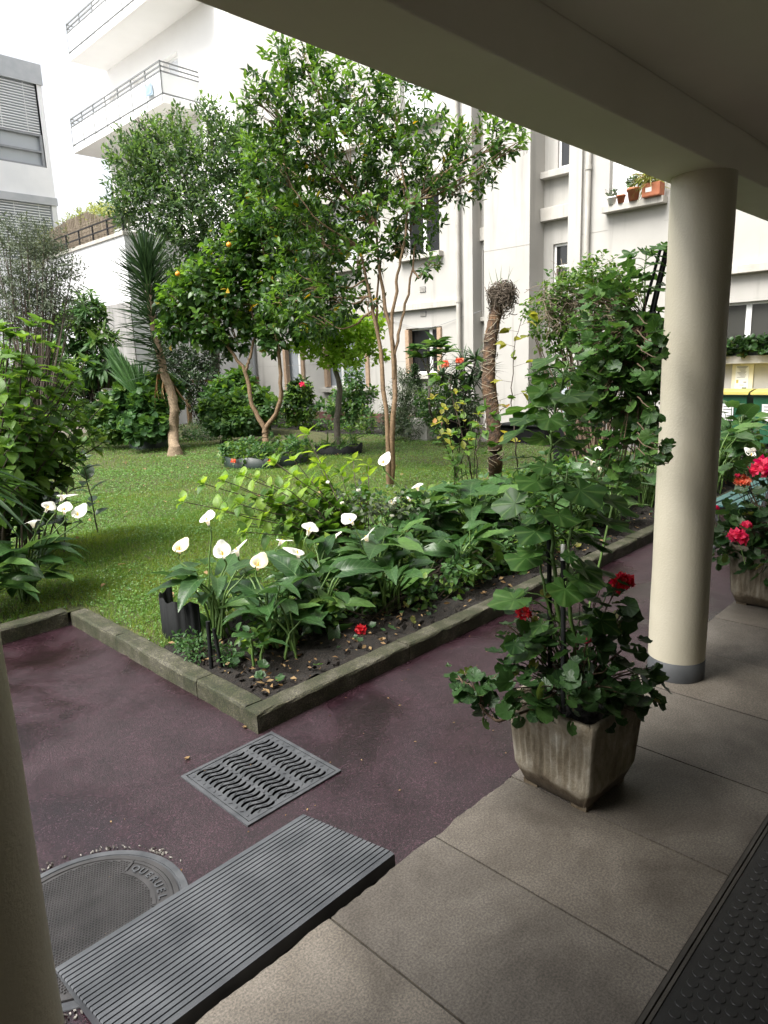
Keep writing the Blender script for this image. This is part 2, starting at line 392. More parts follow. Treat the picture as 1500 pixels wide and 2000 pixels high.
M_LEDGE = smat('weathered ledge', (0.40, 0.38, 0.34), (0.50, 0.48, 0.44), 3, 0.8, 0.3, 120, 0.003, streak=((0.30, 0.29, 0.27), 3.0, 0.54))
M_CREAM = smat('cream column paint', (0.46, 0.425, 0.325), (0.50, 0.465, 0.365), 3, 0.55, 0.32, 105, 0.006, streak=((0.38, 0.35, 0.26), 1.6, 0.60))
M_BEAM = smat('beige soffit paint', (0.70, 0.66, 0.565), (0.80, 0.765, 0.67), 1.2, 0.7, 0.2, 90, 0.003)
M_PORCH = smat('porch wall paint', (0.74, 0.72, 0.67), (0.78, 0.76, 0.71), 3, 0.8, 0.1)  # kept pale so the unseen porch walls bounce fill light
M_GREYP = smat('grey band paint', (0.045, 0.048, 0.051), (0.066, 0.069, 0.072), 8, 0.6, 0.15, 90)
M_WHITE2 = smat('white garden wall', (0.66, 0.67, 0.69), (0.78, 0.78, 0.79), 0.8, 0.8, 0.15, 120, 0.003, streak=((0.62, 0.64, 0.68), 0.7, 0.56))
M_CONC = smat('raw stained concrete', (0.25, 0.245, 0.235), (0.36, 0.35, 0.34), 1.5, 0.85, 0.3, 70, 0.004, streak=((0.13, 0.13, 0.13), 1.2, 0.52))
M_PVC = smat('white window plastic', (0.80, 0.80, 0.79), (0.83, 0.83, 0.82), 3, 0.35)
M_WOOD = smat('varnished shutter wood', (0.34, 0.235, 0.155), (0.43, 0.31, 0.215), 12, 0.5, 0.1, 60)
M_STEEL = smat('grey painted steel', (0.20, 0.21, 0.225), (0.25, 0.26, 0.275), 6, 0.45)
M_BLACKM = smat('black painted metal', (0.018, 0.018, 0.02), (0.028, 0.028, 0.03), 6, 0.45)
M_PLINTH = smat('dark red plinth', (0.13, 0.055, 0.05), (0.17, 0.08, 0.07), 4, 0.8)
M_VENT = smat('vent grey', (0.16, 0.16, 0.16), (0.2, 0.2, 0.2), 9, 0.7)  # one even grey for vent plates and cellar grilles
def glass(name, c, rough=0.06):
    m, n, l, b, o = mat(name); b.inputs['Base Color'].default_value = rgb(c); b.inputs['Roughness'].default_value = rough
    b.inputs['Specular IOR Level'].default_value = 0.5; return m
M_GLASS = glass('dark window glass', (0.018, 0.019, 0.02)); M_NET = glass('curtained glass', (0.34, 0.37, 0.40), 0.15)
M_PALE = glass('sheer curtain behind glass', (0.62, 0.64, 0.66), 0.2); M_FROST = glass('smoked glass', (0.045, 0.045, 0.04), 0.2)
M_PITB = smat('drain dark', (0.004, 0.004, 0.004), (0.006, 0.006, 0.006), 8, 0.95, spec=0.05)

# ------------------------------------------------------------------ ground
m = MB(); plane_holes(m, -90, 110, -90, 110, [(1.262, 1.718, 2.022, 2.488)], lambda a, b, d: (a, b, -0.03)); struct(m.build('ground', M_EARTH))
m = MB(); plane_holes(m, -8, 14.2, 1.2, 2.62, [(1.262, 1.718, 2.022, 2.488)], lambda a, b, d: (a, b, d), -0.35)
m.add([(-8, 2.62, 0), (1.75, 2.62, 0), (1.75, 4.8, 0), (-8, 4.8, 0)], [[(0, 1, 2, 3)]])
m.add([(11.4, 2.62, 0), (14.2, 2.62, 0), (14.2, 9.6, 0), (11.4, 9.6, 0)], [[(0, 1, 2, 3)]])
struct(m.build('path', M_ASPH))
# lawn base with gentle unevenness
def lawn_z(x, y): return 0.055 + 0.018*np.sin(x*1.1+0.4)*np.sin(y*0.9) + 0.012*np.sin(x*2.7+y*1.9)
def sheet(name, x0, x1, y0, y1, zf, mt, step=0.25):
    xs = np.linspace(x0, x1, int((x1-x0)/step)+2); ys = np.linspace(y0, y1, int((y1-y0)/step)+2)
    X, Y = np.meshgrid(xs, ys); V = np.stack([X, Y, zf(X, Y)], -1).reshape(-1, 3); k = len(xs)
    i = (np.arange(len(ys)-1)[:, None]*k + np.arange(k-1)[None]).ravel()
    q = MB(); q.add(V, [np.stack([i, i+1, i+k+1, i+k], -1)]); return q.build(name, mt, smooth=True)
struct(sheet('lawn_soil', 1.81, 11.4, 3.55, 4.86, lawn_z, M_TURF))
struct(sheet('lawn_soil', -8, 11.4, 4.86, 19.8, lawn_z, M_TURF))
def soil_z(x, y): return 0.075 + 0.018*np.sin(x*7)*np.cos(y*9+x) + 0.014*np.sin(x*17+y*13) + rng.normal(size=np.shape(x))*0.006
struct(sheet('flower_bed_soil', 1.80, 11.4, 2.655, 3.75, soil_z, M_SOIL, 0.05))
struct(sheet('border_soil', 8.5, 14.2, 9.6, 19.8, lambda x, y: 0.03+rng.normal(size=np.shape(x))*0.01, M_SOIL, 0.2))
# kerbs: separate stones with worn, rounded tops
def kerb(name, segs, wob=0.0016):
    q = MB()
    for (ax, ay, bx, by, wx, wy, h) in segs:      # end to end, width vector
        L = math.hypot(bx-ax, by-ay); n = max(4, int(L/0.06)); prof = [(0, -0.05), (0.005, 0.84), (0.04, 0.95), (0.12, 1.0), (0.9, 1.0), (0.97, 0.94), (1, 0.8), (1, -0.05)]
        V = []
        for i in range(n+1):
            t = i/n
            for (s, z) in prof:
                j = rng.normal(size=3)*wob
                V.append((ax+(bx-ax)*t+wx*s+j[0]*(0 < i < n), ay+(by-ay)*t+wy*s+j[1], h*z+j[2]))
        k = len(prof); F = [(i*k+j, i*k+j+1, (i+1)*k+j+1, (i+1)*k+j) for i in range(n) for j in range(k-1)]
        q.add(V, [F]); q.add(V[:k], [[tuple(range(k))]]); q.add(V[-k:], [[tuple(range(k))[::-1]]])
    return struct(q.build(name, M_KERB))
xs = [1.675, 2.75, 3.75, 4.76, 5.76, 6.77, 7.77, 8.78, 9.79, 10.8, 11.4]
kerb('kerb', [(a+0.003, 2.535, b-0.003, 2.535, 0, 0.115, 0.103+rng.normal()*0.003) for a, b in zip(xs, xs[1:])])
ys = [2.657, 3.1, 4.05, 4.735]
kerb('kerb', [(1.69, a, 1.69, b-0.005, 0.115, 0, 0.097) for a, b in zip(ys, ys[1:])])
kerb('kerb', [(a, 4.74, b-0.006, 4.74, 0, 0.12, 0.105) for a, b in zip([-7, -4, -1, 0.2, 1.2], [-4, -1, 0.2, 1.2, 1.68])])
# terrace: slabs with joints and a chipped outer edge
q = MB(); jx = [-4.3, -3.2, -2.1, -1.0, 0.08, 0.6, 1.10, 1.58, 2.045, 2.57, 3.13, 3.69, 4.25, 4.8, 5.4, 6.0, 7, 8, 9, 10, 11, 12, 13]
for a, b in zip(jx, jx[1:]):
    n = max(6, int((b-a)/0.02)); t = np.linspace(0, 1, n); g = 0.0038
    X = a+g+(b-a-2*g)*t; E = 1.374+np.convolve(rng.normal(size=n+8)*0.006, np.ones(4)/4, 'same')[4:-4]
    E2 = E-0.008-np.abs(rng.normal(size=n))*0.004
    zt = 0.10+rng.normal()*0.0006
    V = np.vstack([np.stack([X, np.full(n, 0.560), np.full(n, zt)], -1), np.stack([X, E2, np.full(n, zt)], -1),
                   np.stack([X, E, np.full(n, zt-0.012)], -1), np.stack([X, E-0.002, np.full(n, -0.02)], -1)])
    i = np.arange(n-1); q.add(V, [np.stack([i+r*n, i+1+r*n, i+1+(r+1)*n, i+(r+1)*n], -1) for r in range(3)])
    for e in (0, n-1):
        q.add([V[e], V[n+e], V[n+e]-[0, 0, .05], V[e]-[0, 0, .05]], [[(0, 1, 2, 3)]])
struct(q.build('terrace_floor', M_SLAB))
q = MB(); q.box(-4.3, 13, -2.6, 1.355, -0.02, 0.092); struct(q.build('terrace_base', smat('joint dirt', (0.03, 0.027, 0.023), (0.05, 0.045, 0.04), 20, 0.9)))
# ------------------------------------------------------------------ porch over the terrace
q = MB(); q.box(-5, 13.2, 1.13, 1.40, 2.452, 2.80); struct(q.build('beam', M_BEAM, bevel=0.006))
q = MB(); q.box(-5, 13.2, -2.6, 1.128, 2.63, 2.80); struct(q.build('ceiling', M_BEAM))
up = thing('sky_blocker_house', 'unseen beige upper storeys added above the porch beam to block sky light', 'building', (4, -0.6, 2.8))  # out of view, added only to keep sky light off the porch
holes = [(x, x+1.3, z, z+1.5) for z in (3.8, 6.7) for x in (-3.2, 0.2, 3.6, 7.0, 10.4)]
q = MB(); plane_holes(q, -5, 13.2, 2.8, 9.4, holes, lambda a, b, d: (a, 1.395-d, b), 0.15)
q.box(-5, 13.2, -2.6, -2.5, 2.8, 9.4); q.box(-5, -4.9, -2.5, 1.39, 2.8, 9.4); q.box(13.1, 13.2, -2.5, 1.39, 2.8, 9.4); q.box(-5.2, 13.4, -2.8, 1.6, 9.41, 9.7)
q.build('wall', M_WALL, up)
for h in holes:
    f = MB(); f.box(h[0], h[0]+.06, 1.25, 1.30, h[2], h[3]).box(h[1]-.06, h[1], 1.25, 1.30, h[2], h[3]).box(h[0]+.06, h[1]-.06, 1.25, 1.30, h[3]-.06, h[3]).box(h[0]+.06, h[1]-.06, 1.25, 1.30, h[2], h[2]+.06)
    fo = f.build('window', M_PVC, up)
    f = MB(); f.box(h[0]+.06, h[1]-.06, 1.265, 1.275, h[2]+.06, h[3]-.06); f.build('pane', M_GLASS, fo)
q = MB(); q.box(-5, 13.2, -2.75, -2.6, -0.02, 2.79); struct(q.build('added_back_wall', M_PORCH))  # unseen wall behind the camera, added to shut out sky light
q = MB(); q.box(-5.2, -5.0, -2.6, 1.39, -0.02, 2.81); struct(q.build('added_end_wall', M_PORCH))  # unseen wall added at the left end to stop sky light leaking in
def column(x, y, label):
    t = thing('round_column', label, 'column', (x, y, 0.1), 'round cream columns of the porch')
    q = MB(); z = [(0.135, 0.195)] + [(0.135+0.0012*math.sin(i*2.1), 0.25+i*0.2) for i in range(11)] + [(0.135, 2.452)]
    q.lathe((x, y, 0), z, 64); q.build('shaft', M_CREAM, t, True)
    q = MB(); q.lathe((x, y, 0), [(0.1365, 0.10), (0.1365, 0.199), (0.134, 0.2)], 64); q.build('base_band', M_GREYP, t, True)
column(3.35, 1.243, 'round cream column with grey base band behind the geranium planter')
column(0.19, 1.25, 'round cream column with its foot beside the ribbed ramp')

# ------------------------------------------------------------------ main facade (plane x = 14.2, seen from -x)
FX = 14.2
fb = thing('courtyard_building', 'white rendered apartment building with pilasters, ledges and shuttered ground floor windows', 'building', (14.2, 12, 0))
def win(y0, y1, z0, z1): return (y0, y1, z0, z1)
W1, W2, W3 = win(17.2, 18.22, 0.92, 2.42), win(14.3, 16.24, 1.02, 2.57), win(11.62, 12.86, 1.38, 2.57)
holesA = [W1, W2, W3] + [(y, y+1.2, z, z+1.5) for z in (4.4, 7.5, 10.6) for y in (11.65, 14.6)]
q = MB()
pl = lambda a, b, d: (FX+d, a, b)
plane_holes(q, 10.84, 19.86, 0.28, 13.5, holesA, pl, 0.22)                 # left bay
WU, WR = win(5.98, 7.15, 4.66, 6.1), win(3.2, 4.82, 1.62, 2.57)
plane_holes(q, 0.5, 7.73, 0.0, 13.5, [WU, WR, (1.0, 2.3, 1.62, 2.57), (1.6, 2.8, 4.66, 6.1)], pl, 0.20)   # right bay
q.box(14.12, 15, 10.57, 10.84, 0, 13.5)                                     # slim pilaster left of the narrow light
q.box(14.20, 14.9, 9.03, 10.29, 0, 13.5)                                    # broad pier
q.box(14.12, 14.9, 7.73, 8.03, 0, 13.5)                                     # pilaster by the downpipe
plane_holes(q, 10.29, 10.57, 0, 13.5, [(10.32, 10.53, 2.75, 4.3)], lambda a, b, d: (14.5+d, a, b), 0.12)
WS1, WS2 = win(8.12, 8.78, 3.1, 4.22), win(8.2, 8.7, 5.8, 6.9)
plane_holes(q, 8.03, 9.03, 0, 13.5, [WS1, WS2], lambda a, b, d: (14.80+d, a, b), 0.10)
q.box(14.2, 22, 0.5, 0.6, 0, 13.5); q.box(14.21, 22, 0.5, 28.8, 13.5, 13.6)
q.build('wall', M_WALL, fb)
q = MB()                                                                    # upper body beyond the terrace roof
holesB = [(23.0, 24.0, 10.45, 12.3), (25.2, 26.2, 10.45, 12.3), (27.4, 28.2, 10.45, 12.3), (23.2, 24.2, 13.5, 15.2), (26.0, 27.0, 7.6, 9.0), (21.2, 22.3, 6.2, 8.0), (24.2, 25.6, 6.0, 8.1)]
plane_holes(q, 19.86, 28.8, 0, 17.5, holesB, pl, 0.25)
q.box(14.21, 22, 28.7, 28.8, 0, 17.5)
q.box(14.201, 22, 19.86, 19.96, 13.5, 17.5)
q.build('upper_wall', M_WALLGLARE, fb)
q = MB(); q.box(14.17, 14.3, 10.85, 19.86, -0.02, 0.285); q.build('plinth', M_PLINTH, fb)
for bx_ in ((14.08, 14.25, 11.05, 19.86, 3.03, 3.19),
          (14.03, 14.25, 10.84, 19.86, 6.15, 6.30),
          (14.05, 14.25, 0.5, 4.84, 3.07, 3.22),
          (14.62, 14.84, 8.032, 9.028, 4.72, 5.00),
          (14.6, 14.84, 8.032, 9.028, 5.62, 5.76),
          (14.62, 14.84, 8.032, 9.028, 8.0, 8.3),
          (14.4, 14.52, 10.292, 10.568, 2.62, 2.72),
          (14.4, 14.52, 10.292, 10.568, 4.5, 4.8),
          (14.02, 14.25, 0.5, 7.72, 7.9, 8.05)):
    q = MB(); q.box(*bx_); q.build('ledge', M_LEDGE, fb, bevel=0.01)
def window(y0, y1, z0, z1, x, gl, mull=(), sill=True, shutters=False, rail=None, fw=0.055, parent=fb, wide=None, fm=None):
    fm = fm or M_PVC
    f = MB(); f.box(x, x+.05, y0, y0+fw, z0, z1).box(x, x+.05, y1-fw, y1, z0, z1).box(x, x+.05, y0+fw, y1-fw, z1-fw, z1).box(x, x+.05, y0+fw, y1-fw, z0, z0+fw)
    for c in mull: f.box(x-.012, x+.048, c-.05, c+.05, z0+fw, z1-fw)
    if rail: f.box(x-.004, x+.046, y0+fw, y1-fw, rail-.03, rail+.03)
    fo = f.build('window', fm, parent, bevel=0.005)
    f = MB(); f.box(x+.02, x+.03, y0+fw, y1-fw, z0+fw, z1-fw); f.build('pane', gl, fo)
    if sill:
        f = MB(); s = wide or 0.12; f.box(x-0.34, x-.001, y0-s, y1+s, z0-.13, z0-.005); f.build('sill', M_LEDGE, fo, bevel=0.008)
    if shutters:
        for a in ((y0+.004, y0+.13), (y1-.13, y1-.004)):
            f = MB()
            for k in range(2): f.box(x-.20+k*.09, x-.125+k*.09, a[0]+.01*k, a[1]-.01*k, z0+.02, z1-.03)
            f.build('shutter', M_WOOD, fo, bevel=0.004)
    return fo
window(*W1, 14.34, M_NET, (17.62,), shutters=True); window(*W2, 14.34, M_NET, (14.95, 15.6), shutters=True); window(*W3, 14.34, M_GLASS, (12.1,), shutters=True)
window(*WU, 14.32, M_PALE, (6.95, 6.5), fw=0.07, wide=0.05); window(*WR, 14.32, M_FROST, (4.35, 3.6), fw=0.05, sill=False)
window(*WS1, 14.86, M_GLASS, (), sill=False, rail=3.72); window(*WS2, 14.86, M_GLASS, sill=False); window(10.32, 10.53, 2.75, 4.3, 14.56, M_GLASS, sill=False, fw=.03)
for h in holesA[3:]: window(*h, 14.36, M_GLASS if h[2] < 5 and h[0] < 12 else M_PALE, ((h[0]+h[1])/2,))
for h in holesB: window(*h, 14.38, M_PALE, sill=False, fw=0.08)
window(1.0, 2.3, 1.62, 2.57, 14.34, M_FROST, (1.6,), sill=False); window(1.6, 2.8, 4.66, 6.1, 14.34, M_GLASS, (2.2,))
q = MB(); q.box(13.95, 14.25, 0.9, 4.9, 1.45, 1.60); q.build('ledge', M_LEDGE, fb, bevel=0.01)
for (y, z) in ((12.23, 3.53), (12.23, 2.92)):
    q = MB(); q.box(14.185, 14.2, y-.10, y+.10, z-.07, z+.07); g = q.build('vent', M_VENT, fb)
    q = MB(); [q.box(14.176, 14.184, y-.09, y+.09, z-.06+k*.03, z-.045+k*.03) for k in range(4)]; q.build('louvre', M_LEDGE, g)
for y in (17.3, 14.9):
    q = MB(); q.box(14.18, 14.2, y-.35, y+.3, 0.30, 0.62); q.build('cellar_grille', M_VENT, fb)
for (x, y, z0, z1, mt) in ((14.10, 11.0, 0.05, 13.4, M_LEDGE), (14.12, 7.58, 0.05, 13.4, M_LEDGE), (14.08, 19.72, 0.0, 3.0, M_STEEL)):
    q = MB(); q.tube([(x, y, z0), (x, y, z1)], 0.055, 14)
    for z in np.arange(3.1 if z1 > 5 else 1.4, z1, 2.35): q.tube([(x, y, z), (x, y, z+.10)], 0.068, 14)
    q.build('downpipe', mt, fb, True)
M_JOINT = smat('joint line', (0.33, 0.315, 0.29), (0.38, 0.365, 0.34))                # thin joints in the render
for bx_ in ((14.196, 14.2, 0.6, 5.98, 4.22, 4.232), (14.196, 14.2, 7.15, 7.73, 4.22, 4.232), (14.196, 14.2, 0.6, 5.98, 7.4, 7.412), (14.196, 14.203, 9.03, 10.29, 4.20, 4.212), (14.196, 14.2, 12.9, 19.8, 1.72, 1.73)):
    q = MB(); q.box(*bx_); q.build('render_joint', M_JOINT, fb)
q = MB(); q.tube(curve([(14.17, 13.6, 2.9), (14.13, 12.2, 2.55), (14.16, 10.9, 2.75), (14.1, 10.3, 2.85)], 30), .006, 5); tag(q.build('cable', M_STEEL), 'thin cable sagging across the facade above the right shuttered window', 'cable')
# balconies high on the left
M_RAIL = smat('balcony rail grey', (0.16, 0.17, 0.17), (0.22, 0.23, 0.23), 7, 0.5); M_PANEL = smat('balcony white panel', (0.78, 0.80, 0.79), (0.82, 0.83, 0.82), 2, 0.3)
for zb, y0, y1 in ((10.1, 21.8, 28.8), (13.15, 20.6, 28.2)):
    q = MB(); q.box(12.8, 14.2, y0, y1, zb, zb+.24); bo = q.build('balcony', M_WALLGLARE, fb, bevel=0.01)
    q = MB(); n = 7
    for k in range(n+1): y = y0+.04+(y1-y0-.08)*k/n; q.box(12.79, 12.83, y-.02, y+.02, zb+.05, zb+1.24)
    for z in (1.20, 1.06, 0.92): q.box(12.785, 12.835, y0+.02, y1-.02, zb+z, zb+z+.035)
    q.box(12.785, 12.835, y0+.02, y1-.02, zb+.28, zb+.305)
    for yy in (y0+.02, y1-.06):
        for z in (1.20, 1.06, 0.92, .28): q.box(12.836, 14.19, yy, yy+.04, zb+z, zb+z+.035)
    q.build('railing', M_RAIL, bo)
    q = MB()
    for k in range(n): a = y0+.06+(y1-y0-.08)*k/n; q.box(12.80, 12.812, a+.01, a+(y1-y0-.08)/n-.05, zb+.31, zb+.90)
    q.box(12.85, 14.17, y0+.03, y0+.045, zb+.31, zb+.90); q.build('panel', M_PANEL, bo)
tb = MB(); tb.add([(12.74, 22.75, 10.5), (12.74, 22.3, 10.45), (12.74, 22.34, 10.85), (12.74, 22.6, 10.95)], [[(0, 1, 2, 3)]])
for k in range(5): tb.box(12.70, 12.74, 22.35+k*.08, 22.38+k*.08, 10.5, 10.8)
tag(tb.build('towel', smat('blue striped cloth', (0.42, 0.54, 0.66), (0.55, 0.65, 0.74), 14, 0.9)), 'blue striped towel hanging on the lower balcony railing', 'towel')

# ------------------------------------------------------------------ garden wall block with its roof terrace
gw = thing('garden_wall', 'tall white wall of the low annex, stained concrete below, roof terrace on top', 'wall', (10, 20, 0))
q = MB(); q.box(10.0, 14.15, 19.88, 25.9, 0, 5.55); q.build('wall', M_WHITE2, gw)
q = MB(); q.box(9.95, 14.15, 19.84, 25.9, 5.552, 5.66); q.build('coping', M_LEDGE, gw, bevel=0.01)
q = MB(); q.box(9.955, 9.998, 19.885, 22.3, 0, 3.72); q.build('concrete_base', M_CONC, gw, bevel=0.01)
q = MB()
for k in range(7): y = 19.9+k*1.0; q.box(10.0, 10.04, y-.02, y+.02, 5.661, 6.12)
for z in (5.86, 6.10): q.box(9.995, 10.045, 19.86, 25.9, z, z+.03)
q.build('railing', M_BLACKM, gw)
q = MB()
for k in range(5): y = 19.95+k*.9; q.box(11.5, 11.54, y-.02, y+.02, 5.661, 6.75)
for z in (6.1, 6.4, 6.72): q.box(11.495, 11.545, 19.9, 23.6, z, z+.035)
tag(q.build('terrace_railing', M_PANEL), 'white tubular railing standing on the annex roof', 'railing')
M_REED = smat('reed screen', (0.19, 0.155, 0.115), (0.30, 0.25, 0.19), 30, 0.9)
q = MB()
for k in range(420):
    y = 21.0+k*.0115; h = 0.55+0.42*min(1, max(0, (y-21.0)/1.6))*math.cos((y-23.4)*.35)+rng.normal()*.03
    q.bar((10.25+rng.normal()*.006, y, 5.67), (10.25+rng.normal()*.012, y+rng.normal()*.01, 5.67+h), 0.006)
for z in (5.85, 6.1, 6.32): q.box(10.235, 10.242, 21.0, 25.8, z, z+.012)
tag(q.build('reed_screen', M_REED), 'brown reed screen standing behind the black rail on the annex roof', 'screen')
# office block with blinds
ob = thing('office_block', 'grey and white block with slatted blinds at the left edge', 'building', (8, 26, 0))
YB = 26.0
q = MB(); bands = [(0, 6.6), (7.55, 8.66)]
plane_holes(q, -8, 10.72, 0, 11.4, [(-7.9, 10.55, 8.66, 11.30), (-7.9, 10.60, 5.6, 7.5)], lambda a, b, d: (a, YB+d, b), 0.18)
q.box(10.55, 10.72, YB+.001, 34, 0, 11.4); q.box(-8, 10.72, YB, 34, 11.401, 11.5); q.build('wall', M_WHITE2, ob)
q = MB(); q.box(-8, 10.75, YB-.06, YB-.002, 11.25, 11.88); q.box(-8, 10.75, YB-.06, YB-.002, 7.45, 7.70); q.build('blind_box', smat('pale zinc', (0.34, 0.36, 0.38), (0.42, 0.43, 0.45), 3, 0.5), ob)
for z0, z1 in ((9.72, 11.24), (5.7, 7.44)):
    q = MB(); k = z0
    while k < z1: q.box(-7.8, 10.5, YB+.04, YB+.11, k, k+.028); k += .085
    for x in (9.3, 10.1, 8.2, 6.5): q.box(x, x+.02, YB+.03, YB+.037, z0, z1)
    q.build('blind', smat('aluminium slats', (0.74, 0.75, 0.76), (0.80, 0.81, 0.82), 4, 0.4), ob)
q = MB(); q.box(-7.9, 10.55, YB+.15, YB+.165, 5.6, 7.5); q.box(-7.9, 10.55, YB+.15, YB+.165, 8.66, 11.3); q.build('pane', glass('office glass', (0.40, 0.43, 0.46), 0.05), ob)
q = MB()
for x in (8.95, 10.5, 7.2, 5.4, 3.6): q.box(x-.05, x+.03, YB+.02, YB+.12, 8.66, 9.70)
for z in (9.64, 9.12, 8.66): q.box(-7.9, 10.5, YB+.025, YB+.115, z, z+.06)
q.build('window_frame', M_STEEL, ob)
# ------------------------------------------------------------------ small hard objects
M_RUB = smat('grey ribbed rubber', (0.045, 0.049, 0.055), (0.09, 0.096, 0.104), 7, 0.5, 0.15, 200, 0.002)
M_IRON = smat('cast iron', (0.045, 0.048, 0.053), (0.09, 0.094, 0.10), 14, 0.5, 0.15, 220, 0.001, metal=0.1)
M_IROND = smat('dark worn iron', (0.030, 0.029, 0.029), (0.06, 0.057, 0.057), 10, 0.5, 0.2, 200, 0.001, metal=0.1)
M_MAT = smat('black rubber mat', (0.008, 0.008, 0.008), (0.015, 0.0147, 0.0143), 18, 0.5, 0.2, 200, 0.002)
# ramp: ribbed sheet from the path up to the terrace
q = MB(); prof = [(1.895, 0.0), (1.893, 0.018)]
n = 21; y0, y1 = 1.885, 1.425
rise = lambda y: 0.020+(1.885-y)/0.46*0.082
for k in range(n):
    a = y0-(y0-y1)*k/n; b = y0-(y0-y1)*(k+1)/n; d = (a-b)
    prof += [(a, rise(a)), (a-d*.73, rise(a-d*.73)), (a-d*.75, rise(a-d*.75)-.008), (a-d*.98, rise(a-d*.98)-.008)]
prof += [(1.425, 0.102), (1.41, 0.098), (1.408, 0.055), (1.425, 0.03)]
V = [(x, y, z) for x in (0.497, 0.50, 1.425, 1.428) for y, z in prof]; k = len(prof)
V = [(x, y, z-(0.003 if i < k or i >= 3*k else 0)) for i, (x, y, z) in enumerate(V)]
q.add(V, [[(r*k+j, r*k+j+1, (r+1)*k+j+1, (r+1)*k+j) for r in range(3) for j in range(k-1)]])
q.add(V[:k], [[tuple(range(k))]]); q.add(V[-k:], [[tuple(range(k))[::-1]]])
tag(q.build('door_ramp', M_RUB), 'grey ribbed wedge ramp lying against the terrace edge', 'ramp')
# drain grate
dg = thing('drain_grate', 'square cast iron drain grate with wavy slots set in the red path', 'drain', (1.49, 2.255, 0))
q = MB(); gx0, gx1, gy0, gy1 = 1.25, 1.73, 2.01, 2.50
for (a, b, c, d) in ((gx0, gx1, gy0, gy0+.016), (gx0, gx1, gy1-.016, gy1), (gx0, gx0+.016, gy0+.016, gy1-.016), (gx1-.016, gx1, gy0+.016, gy1-.016)): q.box(a, b, c, d, -.05, .008)
q.build('frame', M_IRON, dg)
q = MB(); ix0, ix1, iy0, iy1 = gx0+.020, gx1-.020, gy0+.020, gy1-.020
for (a, b) in ((ix0, ix0+.030), (ix0+.143, ix0+.158), (ix0+.271, ix0+.298), (ix1-.028, ix1)): q.box(a, b, iy0, iy1, .003, .007)
q.box(ix0, ix1, iy0, iy0+.012, .003, .0068); q.box(ix0, ix1, iy1-.012, iy1, .003, .0068)
ny = 13
for (a, b) in ((ix0+.030, ix0+.143), (ix0+.158, ix0+.271), (ix0+.298, ix1-.028)):
    for k in range(ny+1):
        yc = iy0+.012+(iy1-iy0-.024)*k/ny; xs_ = np.linspace(a-.002, b+.002, 11); t = np.linspace(0, 1, 11)
        yy = yc+.0105*np.sin(2*PI*t); hw = .0085+.003*(np.abs(t-.5)*2)**4
        yl, yh = np.clip(yy-hw, iy0+.002, iy1-.002), np.clip(yy+hw, iy0+.002, iy1-.002)
        V = np.vstack([np.stack([xs_, yl, np.full(11, .0035)], -1), np.stack([xs_, yl, np.full(11, .0064)], -1), np.stack([xs_, yh, np.full(11, .0064)], -1), np.stack([xs_, yh, np.full(11, .0035)], -1)])
        i = np.arange(10); q.add(V, [np.stack([i+r*11, i+1+r*11, i+1+(r+1)*11, i+(r+1)*11], -1) for r in range(3)])
        for s in (.3, .62):
            xx = a+(b-a)*s; yb = yc+.0105*math.sin(2*PI*s); an = .45 if s < .5 else -.5
            q.obox((xx, yb, .0075), (.011*math.cos(an), .011*math.sin(an), 0), (-.0016*math.sin(an), .0016*math.cos(an), 0), (0, 0, .0018))
for k in range(11):
    for xx in (ix0+.015, ix0+.150, ix0+.284, ix1-.014):
        yb = iy0+.03+k*.039; an = (-1)**k*.7
        q.obox((xx, yb, .008), (.007*math.cos(an), .007*math.sin(an), 0), (-.003*math.sin(an), .003*math.cos(an), 0), (0, 0, .002))
q.build('grid', M_IRON, dg)
q = MB(); q.box(1.2665, 1.7135, 2.0265, 2.4835, -.34, -.30); q.box(1.2665, 1.27, 2.0265, 2.4835, -.30, -.001); q.box(1.71, 1.7135, 2.0265, 2.4835, -.30, -.001); q.box(1.27, 1.71, 2.0265, 2.03, -.30, -.001); q.box(1.27, 1.71, 2.48, 2.4835, -.30, -.001); q.build('sump', M_PITB, dg)
# manhole
mh = thing('manhole_cover', 'round cast iron manhole cover partly under the ribbed ramp', 'manhole', (0.635, 2.023, 0))
mc = (0.635, 2.023, 0); q = MB(); q.lathe(mc, [(0.326, 0.001), (0.324, 0.004), (0.302, 0.0045), (0.301, 0.001), (0.294, 0.001)], 96); q.build('frame', M_IRON, mh)
q = MB(); q.lathe(mc, [(0.293, 0.002), (0.292, 0.007), (0.276, 0.0075), (0.275, 0.004), (0.002, 0.004)], 96); co = q.build('cover', M_IROND, mh)
g = np.arange(-.27, .271, .0098); X, Y = np.meshgrid(g, g*1.0); X = X + (np.arange(len(g))[:, None] % 2)*.0049
P = np.stack([X.ravel(), Y.ravel()], -1); rr = np.hypot(P[:, 0], P[:, 1]); an = np.arctan2(P[:, 1], P[:, 0])
A0, A1 = math.radians(-32), math.radians(30)
ok = (rr < .268) & ~((rr > .205) & (an > A0-.03) & (an < A1+.03)); P = P[ok]
pv = np.array([(-1, -1, 0), (1, -1, 0), (1, 1, 0), (-1, 1, 0), (-.6, -.6, 1), (.6, -.6, 1), (.6, .6, 1), (-.6, .6, 1)])*[.0034, .0034, .0036]
pf = np.array([(4, 5, 6), (4, 6, 7), (0, 1, 5), (0, 5, 4), (1, 2, 6), (1, 6, 5), (2, 3, 7), (2, 7, 6), (3, 0, 4), (3, 4, 7)])
N = len(P); q = MB(); q.inst((pv, pf, np.zeros((8, 2))), np.c_[P+[mc[0], mc[1]], np.full(N, .004)], np.tile([0.3, 1., 0], (N, 1)), np.tile([0, 0, 1.], (N, 1)), np.ones(N)); q.build('tread', M_IROND, co, False)
q = MB()                                                                    # name panel and its rim
a = np.linspace(A0, A1, 30)
